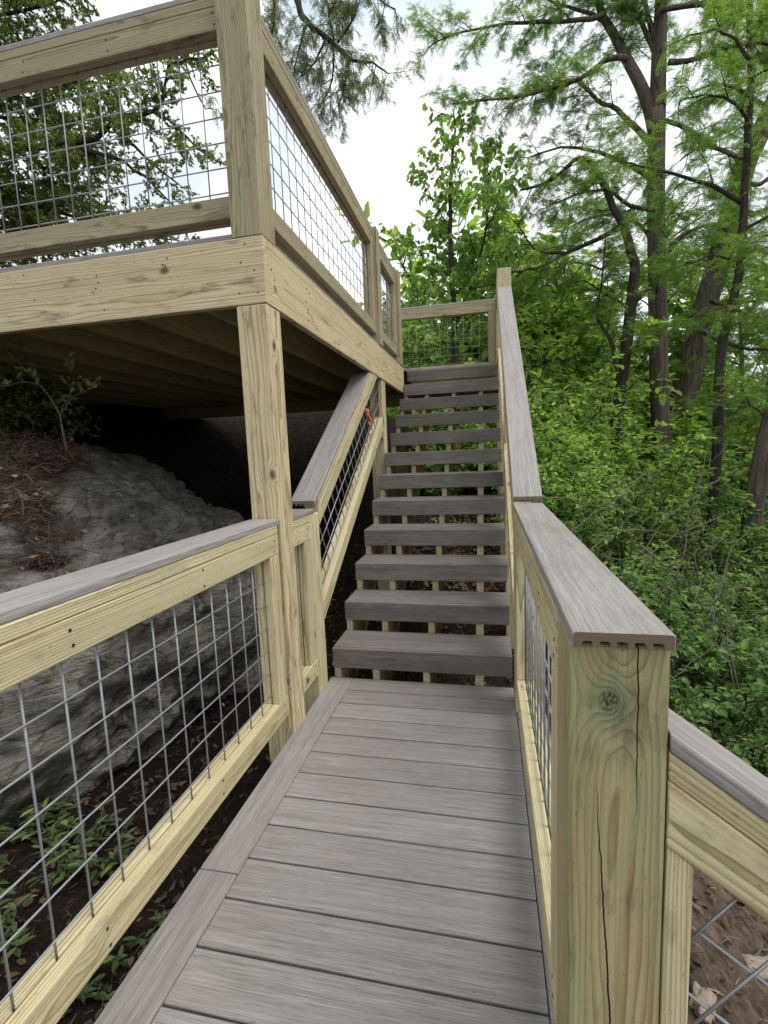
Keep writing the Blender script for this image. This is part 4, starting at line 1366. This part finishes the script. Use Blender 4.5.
# sapling rooted in the pile on the boulder
T = Tree(300); y_ = 2.3
b0_ = at(67, 448, y_)
root = thing('sapling', 'thin sapling with pale leaves rooted in the litter on the boulder', 'sapling', b0_)
RB = {1: (.09, .16, -.1, .5, .002), 0: (.022, .08, -.1, .5, .001), 'nl': 4, 'ls': .034, 'flat': .9, 'ldroop': -.2, 'lflat': .6, 'fwd': .6}
for pts, r in ((A(y_, (67, 452), (62, 425), (55, 405), (40, 385), (22, 366), (2, 350)), .0042), (A(y_, (66, 450), (60, 415), (70, 395), (74, 378), (68, 366)), .003), (A(y_, (62, 412), (72, 398), (88, 390), (100, 382)), .003), (A(y_, (40, 385), (25, 382), (5, 386), (-15, 384)), .003), (A(y_, (22, 366), (22, 350), (18, 340)), .0025)):
    pp = T.path(pts, r, .0015, 5, .003); T.ramify(pp, 0, RB, .55)
T.done(root, LEAF, L_rockbush, M_twig, 'stem', 'leaves')
ROCKB = {1: (.10, .34, .1, .6, .004), 0: (.05, .13, .1, .5, .0015), 'nl': 5, 'ls': .04, 'flat': .9, 'ldroop': .1, 'lflat': .6, 'fwd': .5}
for i, (px, py, y_, hh) in enumerate(((0, 420, 3.1, .55), (-45, 420, 2.9, .6), (35, 425, 3.4, .5), (15, 425, 2.75, .42), (-20, 430, 2.6, .5))):
    p = at(px, py, y_)
    make_shrub('small_bush', 310 + i, hh, .4, ROCKB, 8, LEAF, L_rockbush, 'grey green bush growing behind the boulder under the platform edge', (p.x, p.y, p.z - .12), 'bushes behind the boulder')

# orange marking ribbon knotted to the mesh
jp = at(366, 411, 3.86)
rb = thing('marking_ribbon', 'bright orange ribbon knotted to the wire mesh of the sloping left railing', 'ribbon', jp)
b = MB()
b.tube([jp + Vector((0, -.012, .012)), jp + Vector((.004, 0, 0)), jp + Vector((0, .014, -.010))], [.013, .023, .013], 8)
b.build('knot', M_orange, rb)
for ds in ((-.5, .3), (.8, .2), (.3, -.4)):
    b = MB(); p = jp.copy()
    for q in range(4):
        p2 = p + Vector((.009 * (q % 2), ds[0] * .024 + .005 * q, -.020 + ds[1] * .026 * (2 - q)))
        b.board(p, p2, .034, .002, (1, .3, .1), r=.0008, e=.0004); p = p2
    b.build('tail', M_orange, rb)

# ------------------------------------------------------------------ bare sticks in the undergrowth
G5 = 'bare dead sticks leaning in the undergrowth'
sticks = [((560, 545), (590, 520), (622, 505), (655, 480), (690, 470), 3.9), ((585, 560), (610, 540), (650, 535), (700, 545), (740, 540), 3.7), ((600, 555), (640, 560), (680, 520), (715, 500), (768, 470), 4.4), ((665, 600), (690, 560), (700, 520), (722, 470), (735, 430), 4.6),
          ((632, 590), (655, 560), (690, 540), (730, 530), (775, 515), 4.0), ((672, 660), (675, 690), (674, 700), (678, 706), (690, 702), 2.6), ((610, 580), (630, 600), (655, 612), (690, 600), (730, 560), 3.6), ((545, 500), (570, 500), (600, 510), (625, 508), (640, 520), 4.3),
          ((755, 740), (750, 700), (748, 660), (752, 610), (740, 560), 3.2), ((735, 735), (740, 690), (738, 650), (728, 610), (726, 570), 3.3), ((700, 700), (720, 640), (735, 600), (760, 560), (790, 540), 3.5), ((640, 545), (690, 585), (720, 620), (760, 640), (800, 640), 3.6)]
for i, st_ in enumerate(sticks):
    y_ = st_[-1]; pts = A(y_, *st_[:-1])
    pts = [p + Vector((0, .12 * j, 0)) for j, p in enumerate(pts)]
    T = Tree(400 + i)
    pp = T.path(pts, .0075, .003, 5, .012)
    for q in range(5):
        p = pp[T.r.randrange(2, len(pp) - 1)]
        T.wood.tube(T.shoot(p, T.rv3() + Vector((.4, 0, .5)), T.r.uniform(.2, .5), .003, .1, .5), [.0032, .0028, .0024, .002, .0015], 4, rv=.5)
    o = T.wood.build('dead_stick', M_twig, None, loc=pts[0])
    tag(o, 'bare grey dead stick leaning in the undergrowth right of the stairs', 'stick', G5)
for i, (x, y_, a_, l_) in enumerate(((1.10, 2.75, 1.9, .5), (1.25, 2.6, .4, .35), (.85, 2.35, 2.4, .3), (1.5, 2.75, 2.0, .4), (.95, 1.85, .9, .25))):
    T = Tree(430 + i); p = Vector((x, y_, tz(x, y_) + .02)); q = Vector((x + l_ * math.cos(a_), y_ + l_ * math.sin(a_), 0)); q.z = tz(q.x, q.y) + .03
    T.path([p, p.lerp(q, .4) + Vector((0, 0, .012)), q], .008, .004, 6, .008)
    o = T.wood.build('dead_stick', M_twig, None, loc=p)
    tag(o, 'short dry stick lying on the bare dirt below the near right railing', 'stick', 'short sticks lying on the dirt')
